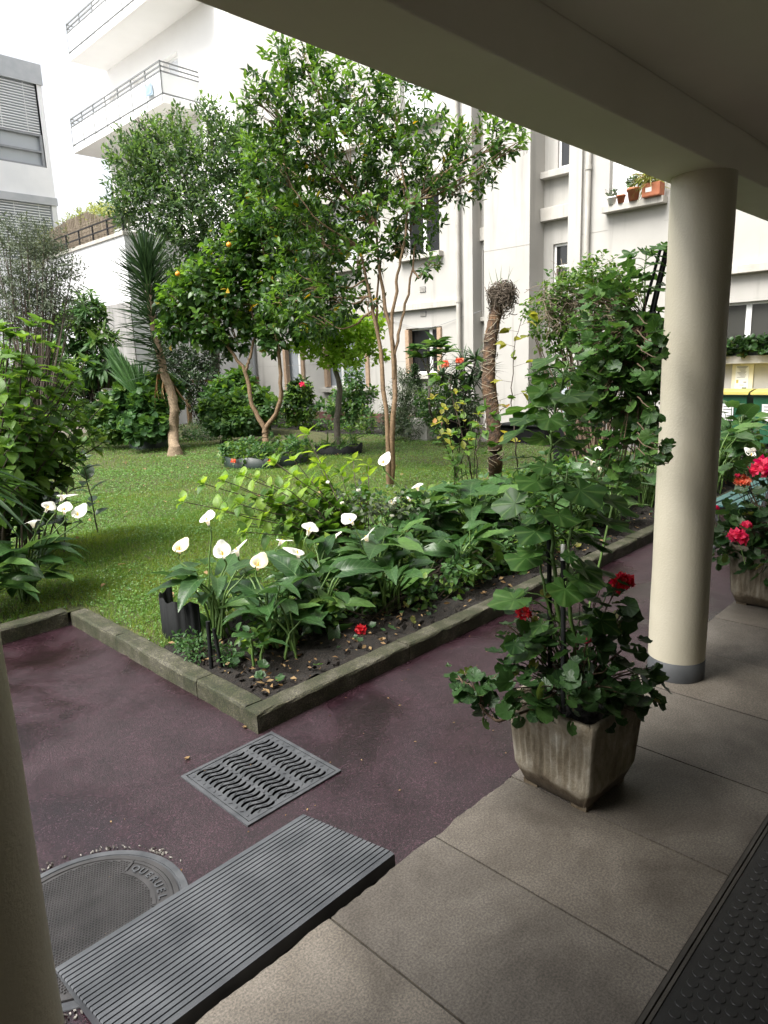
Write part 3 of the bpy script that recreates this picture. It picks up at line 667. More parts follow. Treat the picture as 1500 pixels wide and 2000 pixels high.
def arcband(r0, r1, z0, z1):
    V = np.vstack([np.stack([mc[0]+r*np.cos(a), mc[1]+r*np.sin(a), np.full(30, z)], -1) for r, z in ((r0, z0), (r0, z1), (r1, z1), (r1, z0))])
    i = np.arange(29); q.add(V, [np.stack([i+s*30, i+1+s*30, i+1+(s+1)*30, i+(s+1)*30], -1) for s in range(3)])
arcband(.206, .218, .004, .0085); arcband(.262, .272, .004, .0085)
for t in (A0, A1):
    c, s = math.cos(t), math.sin(t); q.obox((mc[0]+.239*c, mc[1]+.239*s, .006), (.033*c, .033*s, 0), (-.004*s, .004*c, 0), (0, 0, .0025))
arcband(.216, .264, .0042, .0046); q.build('name_panel', M_IROND, co)
def text_mesh(body, size, extrude, place):
    """lettering as one mesh; place maps (x, y, z) of each glyph"""
    mb = MB(); dg_ = bpy.context.evaluated_depsgraph_get
    for k, ch in enumerate(body):
        if ch == ' ': continue
        cu = bpy.data.curves.new('glyph', 'FONT'); cu.body = ch; cu.size = size; cu.extrude = extrude; cu.align_x = 'CENTER'; cu.resolution_u = 3; cu.offset = size*0.012
        ob = bpy.data.objects.new('glyph', cu); COL.objects.link(ob); me = ob.evaluated_get(dg_()).to_mesh()
        v = np.array([tuple(x.co) for x in me.vertices]); me.calc_loop_triangles(); f = np.array([tuple(t.vertices) for t in me.loop_triangles])
        mb.add(place(k, v), [f]); ob.evaluated_get(dg_()).to_mesh_clear(); bpy.data.objects.remove(ob); bpy.data.curves.remove(cu)
    return mb
def on_arc(k, v):
    t = A1-.13-k*(A1-A0-.26)/6; c, s = math.cos(t), math.sin(t)
    r = .2265+v[:, 1]; return np.stack([mc[0]+r*c+v[:, 0]*s, mc[1]+r*s-v[:, 0]*c, v[:, 2]+.0065], -1)
text_mesh('QUERUEL', .037, .0022, on_arc).build('lettering', M_IRON, co)
q = MB(); q.box(mc[0]-.30, mc[0]-.275, mc[1]+.08, mc[1]+.12, .004, .010); q.build('lift_lug', M_IRON, co)
# doormat of studded rubber with its metal edge
dm = thing('door_mat', 'black studded rubber mat at the right bottom corner', 'mat', (2.4, 0, 0.1))
q = MB()
for x0, x1 in ((0.4, 1.395), (1.398, 2.395), (2.398, 3.395), (3.398, 4.4)):
    for ya, yb in ((-0.46, 0.035), (0.038, 0.530)): q.box(x0, x1, ya, yb, 0.09, 0.102)
q.build('rubber_tile', M_MAT, dm)
g = np.arange(0.43, 4.4, .0385); h = np.arange(-.44, .52, .0335); X, Y = np.meshgrid(g, h); X = X+(np.arange(len(h))[:, None] % 2)*.01925
a = np.linspace(0, 2*PI, 12, endpoint=False)
sv = np.vstack([np.stack([np.cos(a)*.0148, np.sin(a)*.0148, a*0], -1), np.stack([np.cos(a)*.0132, np.sin(a)*.0132, a*0+.0022], -1), [(0, 0, .0022)]])
sf = np.array([(i, (i+1) % 12, 12+(i+1) % 12) for i in range(12)]+[(i, 12+(i+1) % 12, 12+i) for i in range(12)]+[(12+i, 12+(i+1) % 12, 24) for i in range(12)])
N = X.size; q = MB(); q.inst((sv, sf, np.zeros((25, 2))), np.stack([X.ravel(), Y.ravel(), np.full(N, .1021)], -1), np.tile([0, 1., 0], (N, 1)), np.tile([0, 0, 1.], (N, 1)), np.ones(N)); q.build('stud', M_MAT, dm, False)
q = MB(); q.box(-4, 13, .532, .541, .09, .105).box(-4, 13, .545, .556, .09, .106); q.build('edge_strip', smat('dull brass strip', (0.035, 0.031, 0.027), (0.06, 0.054, 0.046), 12, 0.6, metal=0.2), dm)

# ------------------------------------------------------------------ stone planters
def planterm():
    m, n, l, b, o = mat('weathered planter stone'); g = n.new('ShaderNodeNewGeometry'); p = g.outputs['Position']
    sp = n.new('ShaderNodeSeparateXYZ'); l.new(p, sp.inputs[0])
    t = noise(n, l, stretch(n, l, p, (1, 1, 0.35)), 16, 6, 0.7, 0.4); t2 = noise(n, l, p, 120, 3); t3 = noise(n, l, p, 7, 5, 0.6)
    r = ramp(n, [(0.28, (0.095, 0.078, 0.05)), (0.45, (0.17, 0.142, 0.098)), (0.56, (0.235, 0.21, 0.16)), (0.72, (0.33, 0.31, 0.26))]); l.new(t.outputs[0], r.inputs[0])
    k = ramp(n, [(0.35, (0.6, 0.55, 0.48)), (0.6, (1.1, 1.1, 1.1))]); l.new(t3.outputs[0], k.inputs[0])
    c = mixc(n, l, 0.8, r.outputs[0], k.outputs[0], 'MULTIPLY')
    md = n.new('ShaderNodeMath'); md.operation = 'ADD'; mn = n.new('ShaderNodeMath'); mn.operation = 'MULTIPLY'; mn.inputs[1].default_value = 0.09
    l.new(t3.outputs[0], mn.inputs[0]); l.new(sp.outputs[2], md.inputs[0]); l.new(mn.outputs[0], md.inputs[1])
    d = ramp(n, [(0.205, (0.42, 0.36, 0.29)), (0.222, (1, 1, 1))]); l.new(md.outputs[0], d.inputs[0])      # damp foot with a limescale line
    c = mixc(n, l, 1.0, c, d.outputs[0], 'MULTIPLY')
    l.new(c, b.inputs['Base Color']); b.inputs['Roughness'].default_value = 0.8
    bump(n, l, b, t2.outputs[0], 0.6, 0.006); return m
M_PLANT = planterm()
def planter(label, cx, cy, rot, side=0.345, base=0.285, h=0.365, rise=0.105):
    t = thing('stone_planter', label, 'planter', (cx, cy, 0.1), 'fluted stone planters on the terrace')
    ca, sa = math.cos(rot), math.sin(rot); q = MB(); rows = []
    K = 40
    def ring(half, z, flute, cr):
        out = []
        for s in range(4):
            for k in range(K):
                u = -1+2*k/K; x, y = half, u*half
                cc = max(0, abs(u)-(1-cr))/cr; x -= cr*half*0.45*cc*cc
                y *= 1-0.02*cc
                if flute and abs(u) < 0.86: x -= flute*(0.5-0.5*math.cos((u+.86)/1.72*2*PI*11))
                a = s*PI/2; xx, yy = x*math.cos(a)-y*math.sin(a), x*math.sin(a)+y*math.cos(a)
                out.append((cx+xx*ca-yy*sa, cy+xx*sa+yy*ca, z))
        return out
    hb, hs = base/2, side/2
    hh = lambda z: hb+0.016+(hs-hb-0.016)*((z-.09)/(h-.09))
    zs = [(hb-0.03, 0.012, 0), (hb-.012, 0.016, 0), (hb+.008, .07, 0), (hh(.092), .092, .0), (hh(.11), .11, .010), (hh(.2), .2, .011), (hh(.28), .28, .010), (hh(.318), .318, .0), (hs, h-.012, 0), (hs-.004, h, 0), (hs-.022, h, 0), (hs-.028, h-.05, 0)]
    V = []
    for hf, z, fl in zs: V += ring(hf, rise+z-.005, fl, 0.16)
    n4 = 4*K; F = [(r*n4+j, r*n4+(j+1) % n4, (r+1)*n4+(j+1) % n4, (r+1)*n4+j) for r in range(len(zs)-1) for j in range(n4)]
    q.add(V, [F]); q.build('pot', M_PLANT, t, True)
    q = MB()
    for sx in (-1, 1):
        for sy in (-1, 1):
            x, y = sx*hb*.7, sy*hb*.7; q.obox((cx+x*ca-y*sa, cy+x*sa+y*ca, rise+.006), (.03, 0, 0), (0, .03, 0), (0, 0, .01))
    q.build('foot', M_PLANT, t)
    q = MB(); hs2 = hs-.026; V = []; g = 14
    for i in range(g):
        for j in range(g):
            x, y = -hs2+2*hs2*i/(g-1), -hs2+2*hs2*j/(g-1); V.append((cx+x*ca-y*sa, cy+x*sa+y*ca, rise+h-.045+rng.normal()*.006))
    q.add(V, [[(i*g+j, (i+1)*g+j, (i+1)*g+j+1, i*g+j+1) for i in range(g-1) for j in range(g-1)]]); q.build('soil', M_SOIL, t)
    return t
planter('fluted stone planter with limescale, on the terrace edge in front of the cream column', 2.175, 1.165, math.radians(-4), 0.375, 0.30)
planter('fluted stone planter cut off by the right edge behind the cream column', 4.74, 1.20, math.radians(3), 0.42, 0.34, 0.40)

# ------------------------------------------------------------------ bench, bins, notice, sill pots
M_TEAL = smat('teal bench paint', (0.022, 0.075, 0.075), (0.035, 0.11, 0.105), 8, 0.35)
bn = thing('garden_bench', 'dark teal slatted bench behind the right planter', 'bench', (6.7, 1.9, 0))
for k in range(5):
    q = MB(); y = 2.03-k*.085; q.box(6.0, 7.6, y-.033, y+.033, .415, .44); q.build('slat', M_TEAL, bn, bevel=.006)
for x in (6.08, 7.5):
    q = MB(); q.tube(curve([(x, 2.07, .40), (x, 2.0, .33), (x+.0, 1.93, .2), (x, 1.95, .08), (x, 2.05, 0.0)], 14), .022, 8)
    q.tube(curve([(x, 1.64, .42), (x, 1.68, .3), (x, 1.72, .15), (x, 1.62, 0.0)], 12), .022, 8); q.tube([(x, 1.62, .40), (x, 2.07, .40)], .018, 8)
    q.build('leg', M_BLACKM, bn, True)
for k in range(3):
    q = MB(); q.box(6.0, 7.6, 1.55-k*.03, 1.575-k*.03, .52+k*.12, .59+k*.12); q.build('back_slat', M_TEAL, bn, bevel=.006)
q = MB()
for x in (6.12, 7.46): q.bar((x, 1.66, .40), (x, 1.50, .86), .014)
q.build('back_support', M_BLACKM, bn)
M_BIN = smat('green bin plastic', (0.012, 0.075, 0.035), (0.018, 0.095, 0.045), 6, 0.4); M_YEL = smat('yellow lid plastic', (0.46, 0.38, 0.10), (0.54, 0.45, 0.13), 6, 0.45)
M_PAPER = smat('white paper', (0.70, 0.70, 0.69), (0.78, 0.78, 0.77), 5, 0.7); M_INK = smat('dark print', (0.06, 0.06, 0.07), (0.1, 0.1, 0.11), 20, 0.7)
M_TYRE = smat('black bin rubber', (0.015, 0.015, 0.015), (0.025, 0.025, 0.025), 9, 0.6)
def wbin(label, yc):
    t = thing('wheeled_bin', label, 'bin', (13.7, yc, 0), 'green bins with yellow lids under the wide window')
    q = MB(); x0, x1 = 13.35, 14.05
    lo = [(x0+.07, yc-.25, .06), (x1-.07, yc-.25, .06), (x1-.07, yc+.25, .06), (x0+.07, yc+.25, .06)]; hi = [(x0, yc-.29, .93), (x1, yc-.29, .93), (x1, yc+.29, .93), (x0, yc+.29, .93)]
    q.add(lo+hi, [[(0, 1, 5, 4), (1, 2, 6, 5), (2, 3, 7, 6), (3, 0, 4, 7), (0, 3, 2, 1)]]); q.box(x0-.03, x1, yc-.305, yc+.305, .90, .945); q.build('body', M_BIN, t, bevel=.012)
    q = MB(); V = []; n = 8
    for i in range(n+1):
        x = x0-.06+(x1-x0+.08)*i/n; z = .95+.06*math.sin(PI*min(1, (i+.6)/n*.9)); V += [(x, yc-.31, z), (x, yc+.31, z), (x, yc+.31, z-.03), (x, yc-.31, z-.03)]
    q.add(V, [[(i*4+j, i*4+(j+1) % 4, i*4+4+(j+1) % 4, i*4+4+j) for i in range(n) for j in range(4)]+[(0, 1, 2, 3), (n*4+3, n*4+2, n*4+1, n*4)]]); q.build('lid', M_YEL, t, bevel=.008)
    for s in (-1, 1):
        q = MB(); q.tube([(14.0, yc+s*.27, .1), (14.0, yc+s*.31, .1)], .1, 18); q.build('wheel', M_TYRE, t, True)
    q = MB(); q.add([(13.368, yc-.07, .46), (13.368, yc+.13, .46), (13.337, yc+.13, .76), (13.337, yc-.07, .76)], [[(0, 3, 2, 1)]]); s = q.build('sticker', M_PAPER, t)
    q = MB()
    for k, (a, b) in enumerate(((.0, .10), (-.04, .10), (.02, .10), (-.05, .04))): z = .72-k*.055; x = 13.335+(.76-z)*.103-.0008; q.add([(x+.001, yc+a, z-.012), (x+.001, yc+b, z-.012), (x, yc+b, z), (x, yc+a, z)], [[(0, 3, 2, 1)]])
    q.build('print', M_INK, s)
wbin('green wheeled bin with yellow lid, next to the cream column', 4.27); wbin('green wheeled bin with yellow lid, at the right edge', 3.60)
nb = thing('notice_board', 'cream framed notice with printed sheets above the green bins', 'notice', (14.15, 4.34, 1.2))
q = MB(); q.box(14.165, 14.198, 4.15, 4.53, .96, 1.44); q.build('frame', smat('cream frame', (0.66, 0.62, 0.48), (0.7, 0.66, 0.52), 5, 0.6), nb, bevel=.006)
q = MB(); q.box(14.158, 14.164, 4.23, 4.46, .98, 1.41); s = q.build('paper', M_PAPER, nb)
q = MB()
for k in range(9): q.box(14.154, 14.157, 4.27+.01*(k % 3), 4.43-.02*(k % 4), 1.37-k*.022, 1.376-k*.022)
q.box(14.154, 14.157, 4.25, 4.44, 1.385, 1.395); q.box(14.154, 14.157, 4.26, 4.31, 1.10, 1.115); q.box(14.154, 14.157, 4.30, 4.38, 1.05, 1.058); q.build('print', M_INK, s)
q = MB(); q.box(14.154, 14.157, 4.40, 4.44, 1.09, 1.15); q.build('yellow_mark', M_YEL, s); q = MB(); q.box(14.154, 14.157, 4.25, 4.33, .99, 1.01); q.build('green_mark', M_BIN, s)
M_TERRA = smat('terracotta', (0.34, 0.11, 0.05), (0.42, 0.15, 0.075), 10, 0.75, 0.2, 90)
def pot(name, label, x, y, z, r, h, mt, group=None):
    t = MB(); t.lathe((x, y, z), [(r*.1, .002), (r*.70, .002), (r*.93, h*.80), (r*.95, h*.8), (r*1.05, h*.8), (r*1.06, h), (r*.94, h), (r*.90, h*.88), (0.001, h*.86)], 24)
    return tag(t.build(name, mt, None, True), label, 'pot', group)
pot('flower_pot', 'small white pot at the left end of the upper window sill', 14.02, 6.99, 4.655, .095, .15, M_PVC)
pot('flower_pot', 'small terracotta pot between the white pot and the larger one on the upper sill', 14.0, 6.79, 4.655, .085, .15, M_TERRA)
pot('flower_pot', 'medium terracotta pot with a leafy plant on the upper window sill', 14.0, 6.53, 4.655, .13, .23, M_TERRA)
q = MB(); q.obox((14.0, 6.14, 4.78), (.12, 0, 0), (0, .18, 0), (0, 0, .125)); t = q.build('window_trough', M_TERRA, None, False, .02); tag(t, 'big orange red trough with a pale sticker on the upper sill', 'trough')
q = MB(); q.box(13.876, 13.8795, 6.12, 6.24, 4.74, 4.82); q.build('sticker', M_PAPER, t)
# ------------------------------------------------------------------ foliage and bark materials
LM = leafmat
L_CIT = LM('citrus leaf', [(0, (0.014, 0.040, 0.010)), (0.5, (0.028, 0.074, 0.015)), (0.9, (0.055, 0.118, 0.022)), (0.985, (0.08, 0.14, 0.025)), (0.992, (0.38, 0.27, 0.03))], 0.38, 0.32)
L_CITY = LM('young citrus leaf', [(0, (0.06, 0.145, 0.02)), (1, (0.125, 0.235, 0.04))], 0.42, 0.38)
L_DARK = LM('dark glossy leaf', [(0, (0.012, 0.034, 0.010)), (1, (0.035, 0.075, 0.02))], 0.2, 0.35)
L_BACK = LM('small tree leaf', [(0, (0.025, 0.06, 0.02)), (0.7, (0.055, 0.11, 0.033)), (1, (0.10, 0.165, 0.045))], 0.42, 0.45)
L_BACKY = LM('pale tree leaf', [(0, (0.08, 0.16, 0.035)), (1, (0.14, 0.24, 0.055))], 0.4, 0.5)
L_LIME = LM('lime green leaf', [(0, (0.22, 0.40, 0.05)), (1, (0.36, 0.54, 0.09))], 0.45, 0.5)
L_YUC = LM('yucca leaf', [(0, (0.018, 0.045, 0.018)), (1, (0.05, 0.095, 0.035))], 0.15, 0.4)
L_HYD = LM('hydrangea leaf', [(0, (0.04, 0.10, 0.018)), (0.6, (0.075, 0.16, 0.025)), (1, (0.14, 0.25, 0.04))], 0.4, 0.45, 'pinnate', (0.05, 0.12, 0.02), vamt=.35)
L_HYDY = LM('young hydrangea leaf', [(0, (0.13, 0.25, 0.03)), (1, (0.24, 0.36, 0.06))], 0.45, 0.45)
L_SHR = LM('broad shrub leaf', [(0, (0.04, 0.10, 0.02)), (0.7, (0.095, 0.185, 0.036)), (1, (0.17, 0.26, 0.055))], 0.48, 0.42)
L_MID = LM('mid green leaf', [(0, (0.03, 0.085, 0.025)), (1, (0.075, 0.16, 0.045))], 0.35, 0.5)
L_OLI = LM('grey green leaf', [(0, (0.05, 0.07, 0.04)), (1, (0.13, 0.16, 0.095))], 0.25, 0.6)
L_REED = LM('bamboo leaf', [(0, (0.17, 0.22, 0.05)), (1, (0.33, 0.36, 0.12))], 0.45, 0.5)
L_CAL = LM('calla leaf', [(0, (0.020, 0.058, 0.016)), (0.6, (0.045, 0.108, 0.028)), (0.88, (0.09, 0.175, 0.042)), (0.97, (0.12, 0.20, 0.06)), (1, (0.30, 0.27, 0.06))], 0.3, 0.33, 'pinnate', (0.09, 0.16, 0.06))
L_GER = LM('geranium leaf', [(0, (0.024, 0.068, 0.016)), (0.8, (0.05, 0.12, 0.026)), (1, (0.09, 0.17, 0.035))], 0.32, 0.45, 'radial', (0.10, 0.19, 0.05))
L_MAL = LM('mallow leaf', [(0, (0.022, 0.066, 0.014)), (1, (0.052, 0.125, 0.024))], 0.42, 0.45, 'radial', (0.13, 0.22, 0.06))
L_GERD = LM('small geranium leaf', [(0, (0.014, 0.040, 0.012)), (0.8, (0.032, 0.08, 0.02)), (0.97, (0.055, 0.115, 0.028)), (1, (0.25, 0.20, 0.04))], 0.28, 0.42, 'radial', (0.05, 0.10, 0.03))
L_IVY = LM('ivy leaf', [(0, (0.010, 0.026, 0.010)), (0.8, (0.03, 0.06, 0.02)), (1, (0.07, 0.11, 0.03))], 0.2, 0.4)
L_YEL = LM('yellowing leaf', [(0, (0.20, 0.24, 0.04)), (0.6, (0.36, 0.34, 0.06)), (0.85, (0.16, 0.24, 0.04)), (1, (0.42, 0.20, 0.05))], 0.5, 0.5)
L_GRASS = LM('grass blade', [(0, (0.075, 0.165, 0.022)), (0.6, (0.14, 0.25, 0.036)), (0.93, (0.20, 0.31, 0.055)), (1, (0.28, 0.26, 0.10))], 0.35, 0.5, patch=((1.25, 1.05, 0.95), (0.72, 0.86, 0.8)))
L_CLOV = LM('clover leaf', [(0, (0.06, 0.15, 0.028)), (0.8, (0.12, 0.235, 0.05)), (1, (0.22, 0.31, 0.13))], 0.3, 0.35)
L_DEAD = LM('dead leaf', [(0, (0.16, 0.09, 0.035)), (1, (0.36, 0.25, 0.12))], 0.25, 0.7)
L_WHITEB = LM('white flower', [(0, (0.78, 0.77, 0.70)), (1, (0.84, 0.83, 0.78))], 0.35, 0.45)
L_CREAMB = LM('fading cream flower', [(0, (0.72, 0.62, 0.40)), (1, (0.80, 0.68, 0.46))], 0.3, 0.5)
L_RED = LM('red petal', [(0, (0.50, 0.012, 0.018)), (1, (0.75, 0.03, 0.035))], 0.3, 0.5)
L_PINK = LM('pink red petal', [(0, (0.62, 0.03, 0.09)), (1, (0.80, 0.07, 0.15))], 0.3, 0.5)
L_ORA = LM('orange petal', [(0, (0.75, 0.20, 0.10)), (1, (0.85, 0.32, 0.18))], 0.3, 0.5)
M_BARK = smat('smooth brown bark', (0.105, 0.066, 0.034), (0.20, 0.13, 0.068), 22, 0.75, 0.6, 50, 0.012)
M_BARKG = smat('grey bark', (0.075, 0.065, 0.052), (0.14, 0.12, 0.095), 25, 0.85, 0.7, 60, 0.012)
M_BARKY = smat('scarred yucca bark', (0.16, 0.115, 0.07), (0.30, 0.225, 0.145), 30, 0.85, 0.9, 45, 0.03)
M_TWIG = smat('dark twig', (0.035, 0.026, 0.018), (0.07, 0.05, 0.034), 40, 0.8)
M_STEM = smat('green stem', (0.07, 0.14, 0.03), (0.12, 0.20, 0.05), 20, 0.5)
M_STEMB = smat('woody brown stem', (0.07, 0.045, 0.028), (0.13, 0.085, 0.05), 30, 0.75, 0.4, 80)
M_ORANGE = smat('orange peel', (0.75, 0.27, 0.02), (0.82, 0.34, 0.03), 20, 0.45, 0.3, 300, 0.002)
M_SPAD = smat('yellow spadix', (0.65, 0.42, 0.04), (0.75, 0.5, 0.06), 40, 0.6)
M_EDGE = smat('black plastic edging', (0.006, 0.007, 0.007), (0.012, 0.013, 0.013), 8, 0.75, spec=0.2)
M_TUB = smat('dark green tub', (0.008, 0.018, 0.014), (0.014, 0.028, 0.02), 6, 0.45)
Z3 = np.array([0, 0, 1.0])

# ------------------------------------------------------------------ lawn: blades and clover
def on_lawn(x, y): return ((y > 4.92) | ((x > 1.84) & (y > 3.72))) & (y < 18.6) & (x < 11.35) & ((x < 8.6) | (y < 11.5+0.9*np.sin(x*3)))
def scatter(n, x0, x1, y0, y1):
    x, y = x0+(x1-x0)*rng.random(n), y0+(y1-y0)*rng.random(n); k = on_lawn(x, y); return x[k], y[k]
q = MB()
for n, box, hgt, wd in ((70000, (0.3, 4.5, 3.7, 7.2), .05, .0042), (95000, (2.0, 8.5, 3.7, 9.5), .045, .0052), (90000, (2.0, 11.4, 5.0, 18.6), .045, .0085), (5000, (-3, 1.2, 4.9, 7), .05, .005)):
    x, y = scatter(n, *box); N = len(x); d = unit(np.c_[rng.normal(size=(N, 2))*.55, np.ones(N)]); u = rdir(N)*[1, 1, .2]
    pt = 0.75+0.5*np.sin(x*1.9+np.sin(y*1.3)*2)*np.sin(y*1.7+x*.6); h = hgt*(.5+.8*rng.random(N))*(.75+.35*pt)
    q.inst(BLADE if n < 80000 else strip_leaf(1, .1, lambda t: 1-t, 0, 0, 0, 2), np.c_[x, y, lawn_z(x, y)-.004], d, u, np.stack([np.full(N, wd*10), h, h], 1))
tag(q.build('grass', L_GRASS), 'short green lawn grass', 'grass', kind='stuff')
CL = np.array([(0, 0, 0), (-.5, .35, .1), (-.35, .95, .06), (.35, .95, .06), (.5, .35, .1)]); CLF = np.array([(0, 3, 2), (0, 2, 1), (0, 4, 3)]); CLT = (CL, CLF, np.zeros((5, 2)))
q = MB()
for n, box, sz in ((34000, (0.6, 5.5, 3.7, 8.5), .010), (52000, (2.0, 11.4, 4, 12), .013), (30000, (3.0, 11.4, 9, 18.6), .018)):
    x, y = scatter(n, *box); pt = np.sin(x*1.3+1)*np.sin(y*1.1+x*.5)+.5*np.sin(x*3.1)*np.sin(y*2.7); k = rng.random(len(x)) < .5+.4*pt; x, y = x[k], y[k]; N = len(x)
    z = lawn_z(x, y)+.012+.028*rng.random(N)
    for a in (0, 2.09, 4.19):
        an = a+rng.random(N)*.6; d = np.c_[np.cos(an), np.sin(an), rng.normal(size=N)*.35]
        q.inst(CLT, np.c_[x, y, z], d, Z3+rng.normal(size=(N, 3))*.35, sz*(.7+.6*rng.random(N)))
tag(q.build('clover', L_CLOV), 'small clover leaves mixed into the lawn', 'clover', kind='stuff')

# ------------------------------------------------------------------ trees
def tree(name, label, base, stems, clumps, tmpl, mats, total, per, L, size, bark, rad, cat='tree', branches=True, group=None, **kw):
    t = thing(name, label, cat, base, group); tr = MB(); fo = MB(); tops = []
    for s in stems:
        P = limb(tr, s[0], s[1], s[2], 16, 9, s[3] if len(s) > 3 else .008); tops.append(P)
    if branches:
        allp = np.vstack([P[len(P)//2:] for P in tops])
        for c in clumps:
            c3 = np.array(c[:3]); j = np.argmin(np.linalg.norm(allp-c3, axis=1)+0.5*np.maximum(0, allp[:, 2]-c3[2])); a = allp[j]
            mid = (a+c3)/2+np.array([0, 0, -.06])+rng.normal(size=3)*.05; limb(tr, [a, mid, c3+[0, 0, c[3]*.3]], rad, rad*.3, 9, 6, .012)
            for k in range(5):
                e = c3+rdir(1)[0]*c[3]*.8; limb(tr, [c3*.6+mid*.4, (c3+e)/2+[0, 0, .03], e], rad*.35, rad*.12, 6, 4, .01)
    tr.build('trunk', bark, t, True)
    crown(fo, tmpl, clumps, total, per, L, size, twigs=None, **kw)
    fo.build('crown', mats, t); return t
def cl(*a): return [(*dep(px, py, t), r) for px, py, t, r in a]
B = gnd(760, 945); f = lambda px, py, t: dep(px, py, t)
tall = tree('citrus_tree', 'tallest tree, slim tan stems and a high airy crown under the porch beam', B,
    [([B, f(757, 850, 9.27), f(745, 700, 9.3), f(728, 600, 9.3), f(700, 480, 9.3)], .040, .016), ([B+[.03, 0, 0], f(768, 820, 9.22), f(770, 690, 9.25), f(745, 560, 9.3), f(735, 440, 9.35)], .044, .016),
     ([f(769, 740, 9.23), f(765, 640, 9.2), f(775, 560, 9.15), f(783, 500, 9.1), f(800, 400, 9.1)], .027, .013), ([f(769, 700, 9.23), f(782, 640, 9.25), f(800, 560, 9.25), f(812, 470, 9.2)], .023, .011), ([f(744, 690, 9.3), f(735, 600, 9.35), f(745, 500, 9.4)], .022, .011)],
    cl((540, 130, 9.1, .38), (590, 110, 9.3, .34), (525, 215, 9, .42), (600, 190, 9.3, .55), (690, 190, 9.5, .62), (770, 215, 9.3, .6), (840, 275, 9.2, .5), (580, 290, 9.2, .6), (680, 300, 9.3, .7), (770, 330, 9.3, .62), (860, 340, 9.1, .42),
       (640, 390, 9.4, .55), (730, 420, 9.3, .52), (810, 430, 9.2, .42), (540, 330, 9.1, .42), (930, 265, 8.9, .34), (985, 275, 8.7, .30), (900, 370, 9, .32), (960, 330, 8.9, .26), (1015, 285, 8.6, .17), (560, 430, 10.2, .5), (520, 410, 10.4, .42), (590, 510, 10.2, .5), (550, 590, 10.4, .4), (620, 630, 10.2, .36), (600, 440, 10, .45), (500, 300, 10.2, .4), (620, 480, 9.4, .42), (700, 510, 9.3, .38), (780, 480, 9.2, .30), (840, 520, 9.1, .20), (600, 560, 9.5, .36), (660, 590, 9.5, .30), (500, 190, 8.9, .22), (720, 590, 9.4, .2)),
    LEAF_LANCE, [L_CIT, L_CITY], 7800, 8, .17, .105, M_BARK, .016, young=.34, spread=.85, bias=.35)
B = gnd(520, 900)
orang = tree('orange_tree', 'orange tree with a forked trunk, round dark crown and a few ripe oranges', B,
    [([B, f(519, 860, 12.3), f(518, 835, 12.3)], .062, .055), ([f(518, 838, 12.3), f(495, 795, 12.3), f(480, 730, 12.3), f(462, 700, 12.3), f(430, 660, 12.3)], .045, .024), ([f(518, 838, 12.3), f(543, 800, 12.2), f(548, 740, 12.1), f(543, 680, 12.1), f(530, 600, 12.1)], .045, .024), ([f(480, 725, 12.3), f(490, 690, 12.3), f(500, 640, 12.3)], .03, .02)],
    cl((400, 560, 12.4, .62), (460, 500, 12.2, .6), (530, 480, 12.1, .62), (560, 560, 12.1, .66), (480, 580, 12.3, .66), (400, 630, 12.4, .52), (590, 620, 11.9, .46), (610, 530, 12, .55), (520, 390, 11.8, .55), (580, 440, 11.9, .55), (350, 590, 12.4, .42), (540, 650, 12.1, .42), (455, 655, 12.4, .42), (340, 640, 12.5, .34), (500, 430, 11.8, .40), (505, 320, 11.5, .36), (550, 340, 11.6, .4), (640, 470, 12, .5), (640, 580, 12, .4)),
    LEAF_OVAL, [L_CIT, L_CITY], 7600, 7, .2, .125, M_BARK, .022, young=.3, bias=.25, up=.5)
def orange(p, label):
    q = MB(); u = np.linspace(0, PI, 14); q.lathe(p, [(max(1e-4, .043*math.sin(a)), -.041*math.cos(a)) for a in u], 20); q.tube([p+[0, 0, .041], p+[0, 0, .06]], .004, 5); return tag(q.build('orange', M_ORANGE, None, True), label, 'orange', 'ripe oranges in the tree')
orange(f(447, 478, 11.55), 'ripe orange near the top of the round crowned tree'); orange(f(347, 535, 11.95), 'ripe orange at the left edge of the round crowned tree')
B = gnd(662, 880)
lime = tree('small_tree', 'small lime green tree on a dark crooked stem in a black ring', B, [([B, f(658, 820, 13.2), f(663, 760, 13.2), f(652, 700, 13.2), f(655, 640, 13.2), f(650, 600, 13.2)], .07, .03, .015)],
    cl((610, 640, 13.2, .42), (660, 640, 13.1, .45), (700, 660, 13.2, .42), (640, 690, 13.1, .34), (680, 700, 13, .32), (720, 640, 13.3, .3), (600, 680, 13.2, .26), (735, 690, 13.3, .2)), LEAF_OVAL, [L_LIME, L_LIME], 2100, 6, .2, .10, M_BARKG, .018, bias=.2)
B = np.array([12.0, 18.3, .03])
back = tree('bushy_tree', 'large airy dark green tree standing in front of the white annex', B, [([B, f(421, 760, 19), f(424, 640, 19), f(410, 520, 19), f(390, 420, 18.6)], .14, .06, .02), ([f(424, 640, 19), f(450, 520, 19), f(470, 420, 18.8)], .08, .04)],
    cl((270, 330, 18, .9), (320, 300, 18.2, .9), (250, 390, 17.8, .7), (360, 340, 18, 1.1), (420, 300, 18.3, 1.0), (470, 330, 18.5, 1.0), (300, 400, 18, 1.0), (380, 420, 18, 1.1), (450, 420, 18.2, 1.0), (340, 480, 18, .8), (420, 490, 18, .8), (500, 400, 18.5, .8), (300, 260, 18, .45), (255, 275, 17.9, .4), (350, 255, 18.2, .5), (410, 220, 18.3, .45), (440, 260, 18.3, .6), (245, 320, 17.8, .45), (480, 260, 18.5, .6), (330, 220, 18.2, .22), (270, 240, 18, .2), (480, 480, 18.2, .7), (330, 560, 18.3, .6), (390, 570, 18.4, .6)),
    LEAF_LANCE, [L_BACK, L_BACKY], 12500, 8, .42, .13, M_BARKG, .03, young=.22, bias=.25, spread=.7)
